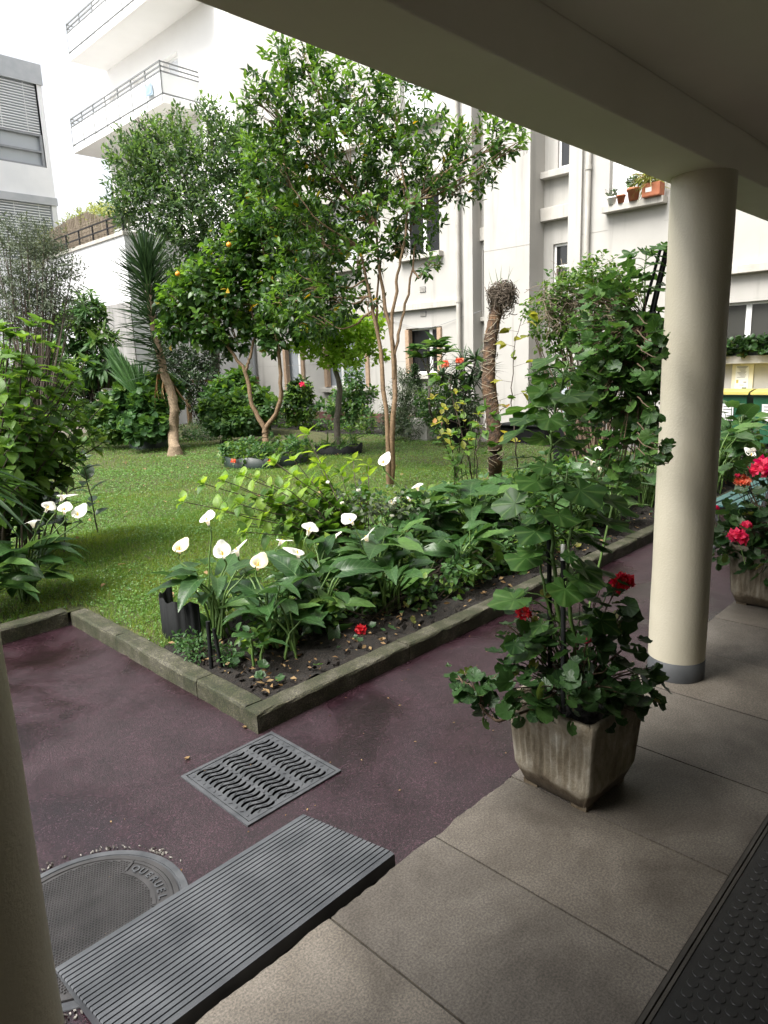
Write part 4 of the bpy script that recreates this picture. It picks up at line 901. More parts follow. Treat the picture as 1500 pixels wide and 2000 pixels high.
# yucca
B = gnd(342, 885); yt = thing('yucca_tree', 'tall yucca with a leaning scarred trunk and a column of sword leaves', 'tree', B)
tr = MB(); P = limb(tr, [B, f(338, 850, 14.3), f(341, 800, 14.3), f(332, 760, 14.3), f(318, 720, 14.3), f(300, 640, 14.2), f(290, 560, 14.2), f(286, 520, 14.2)], .115, .06, 26, 12, .006); tr.tube([B-[0, 0, .05], B+[0, 0, .14]], [.17, .11], 12); tr.build('trunk', M_BARKY, yt, True)
fo = MB(); A = curve([f(322, 735, 14.3), f(300, 640, 14.2), f(290, 560, 14.2), f(285, 515, 14.2)], 50); N = 430
i = (rng.random(N)**.8*49).astype(int); t = i/49; an = rng.random(N)*2*PI; el = -0.12+1.25*t+rng.normal(size=N)*.25
D = np.c_[np.cos(an)*np.cos(el), np.sin(an)*np.cos(el), np.sin(el)]; Ls = .72+.25*rng.random(N)
fo.inst(SWORD, A[i], D, Z3+rng.normal(size=(N, 3))*.2, np.stack([Ls*.72, Ls, Ls], 1)); k = 26
an = rng.random(k)*2*PI; fo.inst(SWORD_D, A[(rng.random(k)*5).astype(int)], np.c_[np.cos(an), np.sin(an), -1.2-rng.random(k)], Z3+rng.normal(size=(k, 3))*.3, .6+.2*rng.random(k), 1); fo.build('leaf_crown', [L_YUC, L_DEAD], yt)
# dead trunk bound with dry stems, a nest of twigs on top
B = gnd(968, 968, .08); st = thing('dead_trunk', 'bare bound tree stump with peeling bark and a nest of dry twigs on top', 'trunk', B)
tr = MB(); P = limb(tr, [B, f(967, 900, 7.85), f(962, 820, 7.85), f(955, 740, 7.85), f(957, 680, 7.85), f(962, 640, 7.85), f(972, 600, 7.85), f(978, 572, 7.85)], .082, .070, 40, 18, .004)
tr.build('trunk', smat('peeling bark', (0.022, 0.016, 0.012), (0.13, 0.07, 0.034), 16, 0.85, 1.0, 30, 0.03, streak=((0.20, 0.105, 0.045), 2.4, 0.58)), st, True)
q = MB()
for k in range(110):
    j = int(rng.integers(0, 37)); c = P[j]; r = .085-.012*j/40; a0 = rng.random()*6.28; n = 7; th = a0+np.linspace(0, rng.random()*3+.7, n); dz = np.linspace(0, rng.normal()*.09, n); r2 = r*(1+np.abs(rng.normal(size=n))*.1)
    pts = np.c_[c[0]+r2*np.cos(th), c[1]+r2*np.sin(th), c[2]+dz]; pts[-1] += rng.normal(size=3)*.02; q.tube(pts, .002+.002*rng.random(), 4, False)
q.build('dry_vine', smat('dry pale vine', (0.20, 0.16, 0.11), (0.36, 0.31, 0.23), 40, 0.85), st)
q = MB(); c0 = f(980, 574, 7.8)
for k in range(620):
    d = rdir(1)[0]; p = c0+d*np.array([.15, .15, .11])*(.45+.5*rng.random())-Z3*(.07*(rng.random()**3)*2.2); e = p+np.cross(d, rdir(1)[0])*.14+rng.normal(size=3)*.015; q.tube(curve([p, (p+e)/2+d*.025, e], 4), .0025+.003*rng.random(), 4, False)
q.build('twig_nest', smat('nest twigs', (0.05, 0.038, 0.028), (0.17, 0.135, 0.10), 50, 0.9), st)
q = MB(); n = 8; p, d = ball(n, c0+[0, 0, .08], (.13, .13, .05)); q.inst(BLADE, p, d+Z3*1.2, rdir(n), np.stack([np.full(n, .09), .14+.1*rng.random(n), np.full(n, .15)], 1)); q.build('grass_tuft', L_MID, st)

# ------------------------------------------------------------------ shrubs
def shrub(name, label, base, clumps, tmpl, mats, total, per, L, size, cat='shrub', stems=10, sr=.008, bark=None, group=None, **kw):
    t = thing(name, label, cat, base, group); s = MB(); fo = MB(); base = np.asarray(base, float)
    for c in clumps:
        for k in range(max(1, stems//len(clumps))):
            e = np.array(c[:3])+rdir(1)[0]*c[3]*.6; a = base+np.r_[rng.normal(size=2)*.05, 0]; limb(s, [a, (a+e)/2+np.r_[rng.normal(size=2)*.05, .08], e], sr, sr*.4, 8, 5, .006)
    s.build('stem', bark or M_TWIG, t); crown(fo, tmpl, clumps, total, per, L, size, **kw); fo.build('foliage', mats, t); return t
# light green hydrangea in the bed: arching stems with leaf pairs
def leafy_stems(name, label, base, tips, tmpl, mats, size, stemmat, pairs=5, start=.45, sr=.006, cat='shrub', whorl=4, spread=.07, bow=.1, group=None):
    t = thing(name, label, cat, base, group); s = MB(); fo = MB(); base = np.asarray(base, float)
    for e in tips:
        e = np.asarray(e, float); a = base+np.r_[rng.normal(size=2)*spread, 0]; m = (a*.5+e*.5)+np.r_[(e-a)[:2]*-.08, bow*.3]
        P = limb(s, [a, m, e], sr, sr*.5, 14, 6, .004)
        for k in range(pairs):
            u = start+(1-start)*k/max(1, pairs-1); i = int(u*13); c = P[i]; dr = unit(P[min(i+1, 13)]-P[max(i-1, 0)]); az = k*PI/2+rng.random()*.5; w = unit(np.cross(dr, [.3, .2, 1])); v = np.cross(dr, w)
            n = whorl if k == pairs-1 else 2
            for j in range(n):
                an = az+j*2*PI/n; out = w*math.cos(an)+v*math.sin(an); dd = out+dr*.55+Z3*.1+rng.normal(size=3)*.12; sz = size*(.75+.5*rng.random())*(1 if k < pairs-1 else .8)
                p0 = c+unit(dd)*.012; fo.inst(tmpl, [p0], [dd], [Z3+dr*.4+rng.normal(size=3)*.2], np.array([sz]), 1 if (k >= pairs-2 and rng.random() < .75) else 0)
            if k == pairs-1: fo.inst(tmpl, [c, c], [dr+rng.normal(size=3)*.3, dr+rng.normal(size=3)*.3], [Z3, rdir(1)[0]], np.array([size*.6, size*.5]), 1)
    s.build('stem', stemmat, t); fo.build('foliage', mats, t); return t
hb = np.array([3.95, 4.15, .08])
def tip(px, py, X, Y): return over(px, py, X, Y)
tp = [(400, 945, 3.1, 4.4), (440, 940, 3.2, 4.4), (478, 930, 3.3, 4.6), (505, 935, 3.5, 4.5), (540, 905, 3.7, 4.8), (600, 850, 3.9, 4.6), (560, 955, 3.5, 4.3), (620, 905, 4.1, 4.7), (640, 940, 4.1, 4.4), (585, 950, 3.7, 4.4), (690, 900, 4.4, 4.5), (650, 985, 4.2, 4.2), (700, 960, 4.6, 4.4), (470, 985, 3.3, 4.2), (520, 1010, 3.6, 4.1), (440, 1000, 3.2, 4.2), (590, 1010, 3.8, 4.0), (640, 1030, 4.1, 4.0), (560, 1050, 3.7, 3.9), (720, 910, 4.8, 4.6), (610, 985, 3.9, 4.2), (530, 970, 3.5, 4.4), (665, 925, 4.3, 4.6), (480, 1040, 3.4, 4.0), (680, 1010, 4.4, 4.1), (575, 900, 3.8, 4.6), (500, 980, 3.45, 4.35), (620, 950, 4.0, 4.4), (545, 990, 3.6, 4.2)]
leafy_stems('hydrangea_bush', 'pale green hydrangea with arching dark stems behind the front lilies', hb, [tip(*q_) for q_ in tp]+[np.array(tip(*q_))+rng.normal(size=3)*[.14, .14, .10]-[0, 0, .06] for q_ in tp[::2]], LEAF_OVAL_B, [L_HYD, L_HYDY], .118, M_TWIG, 5, .45, .0065)
# big leafy shrub at the left edge
lb = np.array([1.75, 6.7, .07])
tp = [(60, 640, 1.9, 6.4), (20, 660, 1.7, 6.5), (100, 680, 2.2, 6.8), (130, 720, 2.4, 6.7), (60, 720, 2.0, 6.2), (20, 740, 1.75, 6.2), (150, 760, 2.6, 6.8), (100, 770, 2.2, 6.4), (50, 800, 1.9, 6.0), (150, 810, 2.5, 6.6), (110, 840, 2.25, 6.3), (60, 850, 1.9, 6.0), (20, 820, 1.7, 6.0), (150, 870, 2.5, 6.5), (130, 905, 2.4, 6.4), (20, 880, 1.7, 5.9), (90, 900, 2.1, 6.1), (40, 700, 1.8, 6.5), (80, 740, 2.1, 6.5), (125, 790, 2.3, 6.5), (75, 820, 2.0, 6.2), (10, 780, 1.65, 6.2), (45, 760, 1.85, 6.3), (110, 730, 2.2, 6.7), (140, 840, 2.5, 6.6), (90, 870, 2.1, 6.2), (5, 700, 1.6, 6.4), (35, 850, 1.8, 6), (0, 640, 1.5, 6.6), (95, 800, 2.1, 6.3), (160, 830, 2.6, 6.7), (30, 790, 1.8, 6.2), (70, 780, 2, 6.4), (120, 870, 2.3, 6.3)]
leafy_stems('broadleaf_shrub', 'tall broad leaved shrub filling the left edge above the white lilies', lb, [tip(*q_) for q_ in tp]+[np.array(tip(*q_))+rng.normal(size=3)*[.16, .16, .12] for q_ in tp], LEAF_OVAL_B, [L_SHR, L_HYD], .15, M_TWIG, 7, .38, .009, spread=.22)
leafy_stems('broadleaf_shrub', 'low dark leafy growth at the foot of the left shrub', (2.3, 6.9, .07), [tip(x, y, X, Y) for x, y, X, Y in ((120, 930, 2.4, 6.5), (160, 900, 2.7, 6.9), (80, 940, 2.1, 6.4), (140, 880, 2.5, 6.8), (50, 930, 1.9, 6.3), (165, 870, 2.7, 7.0), (100, 905, 2.2, 6.6), (30, 920, 1.8, 6.2), (20, 950, 1.7, 6.1))], LEAF_OVAL_B, [L_DARK, L_SHR], .17, M_TWIG, 6, .3, .008, spread=.2)
# drooping dark sword plant at the left edge
t = thing('cordyline_plant', 'dark drooping strap leaved plant at the left edge over the lilies', 'plant', (1.25, 5.6, .07)); q = MB(); limb(q, [(1.25, 5.6, .07), (1.3, 5.62, .5), (1.32, 5.6, 1.0)], .035, .025); q.build('stem', M_TWIG, t); q = MB(); N = 40; an = rng.random(N)*6.28
q.inst(SWORD_D, np.tile([1.32, 5.6, .98], (N, 1))+rng.normal(size=(N, 3))*.04, np.c_[np.cos(an), np.sin(an), .1+.6*rng.random(N)-.3], Z3+rng.normal(size=(N, 3))*.2, np.stack([.6+.2*rng.random(N), .6+.2*rng.random(N), .6+.25*rng.random(N)], 1)); q.build('foliage', L_DARK, t)
# the far left greenery
shrub('grey_shrub', 'grey green olive like shrub in front of the annex at the left', (5.0, 14.6, .05), cl((40, 520, 14.5, .9), (90, 540, 14.5, .8), (20, 600, 14.5, .8), (80, 470, 14.5, .55), (110, 600, 14.5, .6), (30, 460, 14.5, .5), (130, 520, 14.5, .35), (60, 620, 14.4, .7)), LEAF_LONG, [L_OLI, L_OLI], 6500, 8, .28, .085, stems=40, sr=.02, spread=.8, bias=.15)
shrub('loquat_shrub', 'large leaved evergreen shrub beside the stained concrete wall', (8.2, 19.0, .05), cl((165, 620, 18.5, .55), (190, 670, 18.5, .5), (140, 650, 18.6, .6), (200, 720, 18.4, .45), (150, 720, 18.6, .6), (170, 590, 18.5, .35)), LEAF_LONG, [L_MID, L_BACKY], 1300, 9, .16, .28, stems=14, sr=.03, up=.9)
shrub('ivy_mass', 'dark tangle of ivy on the foot of the annex wall', (8.8, 20.0, .03), cl((200, 750, 19.5, .7), (160, 770, 19.5, .8), (220, 790, 19.2, .6), (130, 740, 19.5, .7), (180, 810, 19, .5), (215, 740, 19.4, .5)), LEAF_SMALL, [L_IVY, L_DARK], 5200, 7, .2, .10, cat='ivy', stems=30, sr=.012, bias=.1)
shrub('climber', 'dark small leaved climber behind the yucca trunk', (11.2, 18.6, .03), cl((350, 720, 18, .6), (390, 740, 18, .6), (400, 690, 18.2, .6), (350, 770, 17.8, .45), (400, 790, 17.8, .4), (330, 680, 18, .5), (385, 640, 18.2, .5)), LEAF_SMALL, [L_IVY, L_DARK], 4200, 7, .2, .09, cat='climber', stems=30, sr=.014, bias=.1)
shrub('dark_hedge', 'dark low hedge at the far left end of the lawn', (5.8, 16.5, .05), cl((60, 780, 16.5, .8), (120, 790, 16.5, .6), (140, 810, 16.3, .35), (20, 760, 16.5, .8), (100, 740, 16.5, .7), (50, 700, 16, .8)), LEAF_OVAL, [L_SHR, L_HYD], 3600, 7, .2, .11, cat='hedge', stems=14, sr=.015)
shrub('roof_bamboo', 'yellow green bamboo on the annex roof behind the reed screen', (10.6, 23.6, 5.66), [(10.9, 24.5, 6.5, .7), (10.8, 23.2, 6.55, .6), (11.0, 25.3, 6.4, .7), (10.7, 22.4, 6.5, .5), (10.9, 22.0, 6.5, .45), (10.5, 26.0, 6.0, .8), (9.6, 26.6, 5.6, .8)], LEAF_LONG, [L_REED, L_REED], 5200, 8, .3, .12, cat='bamboo', stems=60, sr=.008, bias=.1, spread=.6)
shrub('agave', 'spiky grey plant at the end of the reed screen on the annex roof', (10.5, 20.6, 5.66), [(10.5, 20.6, 5.95, .2)], SWORD, [L_OLI, L_OLI], 60, 10, .05, .5, cat='plant', stems=1, sr=.03, up=.1, spread=.8)
# planted islands on the lawn
def tub(name, label, x, y, r, h, mt=M_TUB, cat='tub', z=.05, thick=.02, wav=0.0, group=None):
    q = MB(); k = 48; a = np.linspace(0, 2*PI, k, endpoint=False); zz = z+h+wav*np.sin(a*9)
    V = np.vstack([np.stack([x+rr*np.cos(a), y+rr*np.sin(a), (zz if top else np.full(k, z-.03))], -1) for rr, top in ((r*.94, 0), (r, 1), (r-thick, 1), (r*.94-thick, 0))])
    j = np.arange(k); j2 = (j+1) % k; q.add(V, [np.stack([j+i*k, j2+i*k, j2+(i+1)*k, j+(i+1)*k], -1) for i in range(3)])
    q.add(np.vstack([[(x, y, z+h*.8)], np.stack([x+r*.95*np.cos(a), y+r*.95*np.sin(a), np.full(k, z+h*.75)], -1)]), [np.stack([np.zeros(k, int), 1+j, 1+j2], -1)], mi=1)
    return tag(q.build(name, [mt, M_SOIL], None, True), label, cat, group)
p = gnd(283, 875); tub('planting_tub', 'dark tub holding the round leaved bush beside the yucca', p[0]+.15, p[1]+.1, .42, .42)
shrub('geranium_bush', 'round leaved bush with yellowing leaves in the dark tub by the yucca', (p[0]+.15, p[1]+.1, .4), cl((250, 800, 14.7, .36), (290, 790, 14.6, .42), (320, 790, 14.6, .36), (270, 835, 14.4, .3), (305, 835, 14.4, .32), (245, 770, 14.7, .26), (300, 760, 14.7, .34), (265, 855, 14.3, .16), (330, 760, 14.6, .28)), ROUND_S, [L_MID, L_HYD], 2300, 6, .16, .13, cat='bush', young=.25)
p = gnd(225, 862)
shrub('hydrangea_shrub', 'dark green leafy shrub left of the round leaved bush', (p[0], p[1], .05), cl((215, 800, 15, .36), (205, 830, 15, .32), (225, 835, 14.9, .3), (230, 800, 15, .3), (190, 815, 15.1, .25)), LEAF_OVAL, [L_SHR, L_MID], 1500, 6, .2, .14, stems=12)
t = thing('fan_palm', 'low fan palm with one big pleated frond behind the round leaved bush', 'palm', (8.0, 15.3, .05)); q = MB(); fo = MB()
for (px, py, qx, qy, dd, n, L, sp) in ((272, 775, 210, 675, 14.5, 40, 1.35, .17), (270, 775, 218, 690, 14.45, 24, 1.1, .32), (278, 775, 262, 690, 14.5, 22, .85, .35), (285, 770, 300, 720, 15.5, 12, .5, .6), (275, 790, 250, 745, 15.4, 14, .5, .8)):
    a = f(px, py, dd); b = f(qx, qy, dd); dr = unit(b-a); limb(q, [np.array([8.0, 15.3, .1]), (a+[8.0, 15.3, .1])/2+[0, 0, .1], a], .015, .01, 8, 5, .004); side = unit(np.cross(dr, FWD)); th = np.linspace(-sp, sp, n)
    fo.inst(SWORD, np.tile(a, (n, 1)), dr*np.cos(th)[:, None]+side*np.sin(th)[:, None]+rng.normal(size=(n, 3))*.02, np.tile(-FWD, (n, 1))+side*.6*np.sign(np.arange(n) % 2-.5)[:, None], np.stack([np.full(n, L*1.1), np.full(n, L)*(1-.25*(th/sp)**2)*(.9+.15*rng.random(n)), np.full(n, L)], 1))
q.build('stem', M_STEM, t); fo.build('frond', L_MID, t)
p = gnd(437, 865)
shrub('hydrangea_shrub', 'low bright green hydrangea on the lawn left of the forked orange tree', (p[0], p[1], .05), cl((420, 800, 15.6, .34), (450, 800, 15.4, .36), (470, 820, 15.2, .3), (440, 830, 15.2, .28), (425, 825, 15.4, .26), (465, 790, 15.5, .26)), LEAF_OVAL, [L_MID, L_HYD], 1500, 6, .18, .13, stems=18)
shrub('hydrangea_shrub', 'taller leafy hydrangea in front of the brown wooden screen', (11.2, 17.0, .05), cl((450, 765, 17.5, .5), (490, 780, 17.2, .45), (430, 770, 17.6, .4), (515, 800, 17, .4), (480, 820, 17, .45), (470, 750, 17.5, .4)), LEAF_OVAL, [L_MID, L_HYD], 1800, 6, .2, .16, stems=14)
shrub('ground_cover', 'low pale creeping plants between the yucca and the hydrangea', (9.3, 15.9, .04), cl((400, 850, 16.3, .3), (380, 845, 16.5, .3), (355, 850, 16.2, .25), (415, 835, 16.5, .28), (390, 835, 17, .3)), LEAF_SMALL, [L_MID, L_OLI], 1100, 5, .12, .06, cat='plants', stems=8)
# ------------------------------------------------------------------ calla lilies
SPN = 22
def spathe(kind=0):
    """a funnel rolled from one sheet: tall tip on the far side, low overlapping front"""
    v, f = [], []; nu, nv = SPN, 9
    for i in range(nu+1):
        u = i/nu; a = -PI/2+0.18+u*(2*PI-0.2); s = 0.5-0.5*math.cos(u*2*PI)          # s = 1 at the back
        for j in range(nv+1):
            t = j/nv; hgt = (0.62+0.38*s**2)*t; rad = .06+.16*t+.34*t**3*(0.7+.55*s)+(0.10*u*(1-t)*.3)
            x, y = rad*math.cos(a), rad*math.sin(a); z = hgt-(.30*t**5)*(1-.35*s)
            if s > .92: z += .10*(s-.92)/.08*t**4; y += .16*(s-.92)/.08*t**5
            v.append((x, z, y+.0+.05*t)); 
    for i in range(nu):
        for j in range(nv): p = i*(nv+1)+j; f += [(p, p+nv+1, p+nv+2), (p, p+nv+2, p+1)]
    return np.array(v), np.array(f), np.zeros((len(v), 2))
SPATHE = spathe()
def calla(label, base, nleaf, H, size, flowers=(), spread=.17, lean=(0, 0), cream=(), seed=None, lmats=None, fsize=.084, group='calla lilies along the flower bed'):
    t = thing('calla_lily', label, 'calla lily', base, group); s = MB(); fo = MB(); base = np.asarray(base, float)
    nleaf = int(nleaf*1.9); H *= .84 if flowers else .95
    for k in range(nleaf):
        an = k*2.4+rng.random()*.7; rr = spread*(.35+.9*rng.random()); h = H*(.45+.65*rng.random()); a = base+np.r_[rng.normal(size=2)*.035, 0]
        e = base+np.array([math.cos(an)*rr+lean[0], math.sin(an)*rr+lean[1], h]); m = (a+e)/2+np.r_[-(e-a)[:2]*.18, h*.12]
        P = limb(s, [a, m, e], .009, .0045, 10, 6, .002); d = unit(np.array([math.cos(an), math.sin(an), 0])*(.8+.5*rng.random())+Z3*(1.0*rng.random()-.25)); d = unit(d+(P[-1]-P[-3])*3)
        sz = size*(.7+.6*rng.random()); fo.inst(HEART if rng.random() < .6 else HEART_B, [e-d*sz*.02], [d], [Z3+rng.normal(size=3)*.3], np.array([[sz*(.85+.3*rng.random()), sz, sz]]))
    s.build('stalk', M_STEM, t, True); fo.build('foliage', lmats or L_CAL, t, True)
    for i, fl in enumerate(flowers):
        p = np.array(fl[:3], float); a = base+np.r_[rng.normal(size=2)*.03, 0]; q = MB(); tilt = unit(np.r_[rng.normal(size=2)*.35, 1.0]) if len(fl) < 6 else unit(np.array(fl[3:6]))
        limb(q, [a, a*.35+p*.65+np.r_[(a-p)[:2]*.2, 0], p-tilt*.05, p], .006, .0055, 14, 6, .002); fz = q.build('flower_stalk', M_STEM, t, True)
        face = unit(np.array([-1, -.45, 0])+rdir(1)[0]*1.3); sz = fsize*(.9+.25*rng.random()); q = MB(); q.inst(SPATHE, [p], [tilt], [-face], np.array([sz*1.15])); q.build('spathe', L_CREAMB if i in cream else L_WHITEB, fz, True)
        q = MB(); q.tube([p+tilt*.012, p+tilt*sz*.3, p+tilt*sz*.62], [.006, .006, .0035], 8); q.build('spadix', M_SPAD, fz, True)
    return t
def fw(px, py, X, Y, dz=0): p = over(px, py, X, Y); return (p[0], p[1], p[2]-.02+dz)
calla('calla lily with three blooms beside the black edging at the bed corner', (2.14, 3.58, .08), 9, .50, .21, [fw(407, 1020, 2.12, 3.62), fw(350, 1075, 2.0, 3.75), fw(437, 1085, 2.22, 3.55)], cream=(1,))
calla('calla lily with a fading cream bloom on a long bare stalk at the bed corner', (2.28, 3.2, .08), 8, .42, .21, [fw(465, 1080, 2.35, 3.5), fw(502, 1107, 2.33, 3.22)], cream=(1,))
calla('calla lily with three open white blooms in front of the hydrangea', (2.85, 3.45, .08), 11, .48, .22, [fw(600, 1040, 2.9, 3.4), fw(583, 1085, 2.75, 3.3), fw(545, 1060, 2.8, 3.5)])
calla('flowerless calla lily, broad leaves, in the front row near the bed corner', (2.66, 3.16, .08), 8, .36, .22, spread=.2)
calla('calla lily with two white blooms above the fallen red flower', (3.35, 3.35, .08), 12, .48, .23, [fw(718, 1055, 3.35, 3.2), fw(690, 1020, 3.4, 3.35)])
calla('flowerless calla lily behind the fallen red flower', (3.15, 3.05, .08), 8, .32, .19)
calla('calla lily with a single tall bloom in front of the tallest tree', (4.3, 3.75, .08), 11, .55, .25, [fw(750, 905, 4.3, 3.75)])
calla('calla lily with three drooping white blooms right of the tall bloom', (4.55, 3.45, .08), 13, .62, .26, [fw(817, 955, 4.6, 3.4), fw(884, 968, 4.8, 3.2), fw(765, 985, 4.4, 3.4)])
calla('flowerless calla lily at the kerb below the three drooping blooms', (3.95, 3.08, .08), 9, .38, .2)
calla('tall flowerless calla lily left of the bound tree stump', (5.15, 3.55, .08), 11, .5, .24)
calla('low calla lily at the kerb left of the tall planter plant', (4.75, 3.02, .08), 9, .36, .19)
calla('flowerless calla lily leaves behind the planter plant, close to the kerb', (5.6, 3.05, .08), 10, .42, .2)
calla('calla lily with white blooms seen between the planter plant and the cream column', (6.6, 3.35, .08), 12, .6, .24, [fw(1155, 905, 6.4, 3.3), fw(1172, 918, 6.6, 3.3), fw(1165, 880, 6.9, 3.5)])
calla('leafy calla lily immediately left of the cream column at the kerb', (7.2, 3.1, .08), 11, .5, .24)
calla('dark calla lily leaves behind the column, under the climbing geranium', (6.1, 2.95, .08), 10, .42, .2)
calla('calla lily with a small white bloom right of the cream column by the bench', (8.3, 2.75, .08), 12, .85, .3, [fw(1467, 890, 7.9, 2.2)], spread=.3)
calla('tall calla lily leaves in front of the green bins', (9.2, 2.85, .08), 12, .95, .3, spread=.3)
calla('white calla lily clump with five blooms at the left edge of the lawn', (1.62, 5.35, .07), 15, .48, .24, [fw(88, 995, 1.6, 5.35), fw(118, 975, 1.7, 5.4), fw(125, 1000, 1.72, 5.3), fw(152, 1008, 1.85, 5.25), fw(65, 1025, 1.5, 5.3)], spread=.22)
calla('dark flowerless calla leaves at the left edge beside the five bloom clump', (1.3, 5.2, .07), 9, .42, .24, spread=.2)
p = gnd(205, 835, .05)
t = calla('far white calla blooms at the left end of the lawn', (8.6, 18.2, .05), 6, .7, .25, [fw(200, 780, 8.6, 18.2), fw(188, 783, 8.5, 18.3), fw(203, 772, 8.7, 18.2)], fsize=.22)
calla('small calla lily with few leaves at the very front corner of the bed', (2.25, 2.98, .08), 3, .34, .17, spread=.1)
calla('low calla lily seedling between the pegs and the kerb corner', (2.02, 3.0, .08), 2, .22, .12, spread=.08)
# low leaves, seedlings and dead litter on the soil
q = MB(); N = 240; x, y = 1.9+9*rng.random(N)**1.3, 2.70+.8*rng.random(N); an = rng.random(N)*6.28; q.inst(ROUND_S, np.c_[x, y, np.full(N, .10)+.05*rng.random(N)], np.c_[np.cos(an), np.sin(an), .2+.4*rng.random(N)], Z3+rng.normal(size=(N, 3))*.3, .03+.035*rng.random(N)); tag(q.build('seedlings', L_GERD), 'small round leaved seedlings scattered over the bed soil', 'seedlings', kind='stuff')
q = MB(); N = 800; x, y = 1.85+9*rng.random(N)**1.4, 2.67+1.0*rng.random(N); an = rng.random(N)*6.28; q.inst(LEAF_SMALL, np.c_[x, y, np.full(N, .088)+.02*rng.random(N)], np.c_[np.cos(an), np.sin(an), rng.normal(size=N)*.3], Z3+rng.normal(size=(N, 3))*.6, .015+.035*rng.random(N)); tag(q.build('leaf_litter', L_DEAD), 'dry leaf litter on the dark bed soil', 'litter', kind='stuff')
q = MB(); N = 700
p0 = np.c_[1.85+6*rng.random(N)**1.4, 2.67+.9*rng.random(N), np.full(N, .085)]
for i in range(N): s = .003+.008*rng.random(); q.obox(p0[i], rdir(1)[0]*s*1.5, rdir(1)[0]*s, rdir(1)[0]*s)
tag(q.build('soil_clods', M_SOIL), 'clods and crumbs of soil in the bed', 'soil', kind='stuff')
shrub('bed_plants', 'mixed small leaved seedlings and herbs between the front lilies and the kerb', (2.9, 3.05, .08), [(x, 2.86+.5*rng.random(), .15+.06*rng.random(), .14) for x in np.arange(2.15, 6.4, .17)], LEAF_OVAL, [L_SHR, L_MID], 2000, 5, .09, .05, cat='plants', stems=40, sr=.002, bias=.2)
shrub('bed_plants', 'dense low green plants filling the bed between lilies and stump', (5.4, 3.9, .08), [(4.9, 4.0, .3, .3), (5.4, 3.8, .3, .35), (6.0, 3.9, .3, .3), (5.7, 3.5, .25, .25), (6.6, 3.9, .35, .35), (7.3, 3.7, .35, .4), (8.0, 3.3, .35, .4), (7.6, 3.0, .25, .3), (8.8, 3.2, .35, .4), (9.6, 3.0, .35, .4), (5.0, 3.3, .2, .22), (4.4, 3.2, .2, .2)], LEAF_OVAL, [L_SHR, L_MID], 3600, 6, .16, .085, cat='plants', stems=36, sr=.004)
shrub('arum_cover', 'low dark arum leaves filling the front of the bed along the kerb', (3.4, 3.0, .08), [(x, 2.95+.25*rng.random(), .17, .20) for x in np.arange(2.7, 6.6, .28)]+[(x, 3.45+.2*rng.random(), .22, .24) for x in np.arange(2.3, 6.6, .35)], HEART, [L_CAL, L_SHR], 620, 4, .10, .10, cat='plants', stems=30, sr=.003, bias=.3)
for lab_, x_, y_, fl_ in (('small calla lily with two white blooms between hydrangea and stump', 4.9, 3.85, ((770, 985), (800, 975))), ('small calla lily with one white bloom at the foot of the bound stump', 5.6, 3.75, ((985, 985),)), ('small calla lily with two blooms low in the middle of the bed', 3.7, 3.55, ((655, 1050), (690, 1075)))):
    calla(lab_, (x_, y_, .08), 8, .42, .19, [fw(a_, b_, x_, y_) for a_, b_ in fl_], fsize=.075)
t = shrub('rose_bush', 'grey leaved rose with pale buds between hydrangea and tall lily', (4.3, 4.1, .08), cl((770, 985, 5.6, .14), (830, 1000, 5.7, .14), (720, 985, 5.6, .13), (800, 1040, 5.6, .14), (750, 1040, 5.5, .13), (690, 970, 5.7, .1)), LEAF_OVAL, [L_OLI, L_MID], 420, 5, .12, .05, cat='rose', stems=24, sr=.005, bark=M_STEMB)
for px, py in ((640, 945), (668, 985), (765, 1010), (700, 960)):
    q = MB(); p = f(px, py, 5.55); n = 10; q.inst(PETAL, np.tile(p, (n, 1)), rdir(n)*.6+Z3*.8, rdir(n), np.full(n, .028)); q.build('bud', L_WHITEB, t)
# black plastic edging at the bed corner
q = MB(); a = curve([(2.10, 4.05, 0), (1.98, 3.98, 0), (1.93, 3.85, 0), (1.96, 3.7, 0), (2.04, 3.62, 0)], 34); n = len(a); wv = .006*np.sin(np.arange(n)*1.6)
V = np.vstack([a+np.c_[wv, wv, np.full(n, .05)], a+np.c_[wv, wv, 0.31+.012*np.sin(np.arange(n)*.9)], a+np.c_[wv+.006, wv, 0.31+.012*np.sin(np.arange(n)*.9)], a+np.c_[wv+.006, wv, np.full(n, .05)]]); i = np.arange(n-1)
q.add(V, [np.stack([i+r*n, i+1+r*n, i+1+(r+1)*n, i+(r+1)*n], -1) for r in range(3)]); tag(q.build('lawn_edging', M_EDGE, None, True), 'bent strip of black ribbed plastic edging standing at the bed corner', 'edging')
q = MB(); q.tube([(1.86, 3.22, .06), (1.87, 3.23, .34)], .012, 8); q.tube([(1.90, 3.18, .06), (1.885, 3.20, .30)], .01, 8); tag(q.build('edging_peg', M_EDGE, None, True), 'thin black peg beside the cut edging at the bed corner', 'peg')
shrub('weed_clump', 'small bright weed clump at the foot of the black edging', (1.88, 3.4, .07), [(1.88, 3.38, .13, .09), (1.9, 3.55, .12, .08), (1.95, 3.2, .11, .07)], LEAF_SMALL, [L_MID, L_MID], 420, 5, .05, .028, cat='weeds', stems=8, sr=.002)
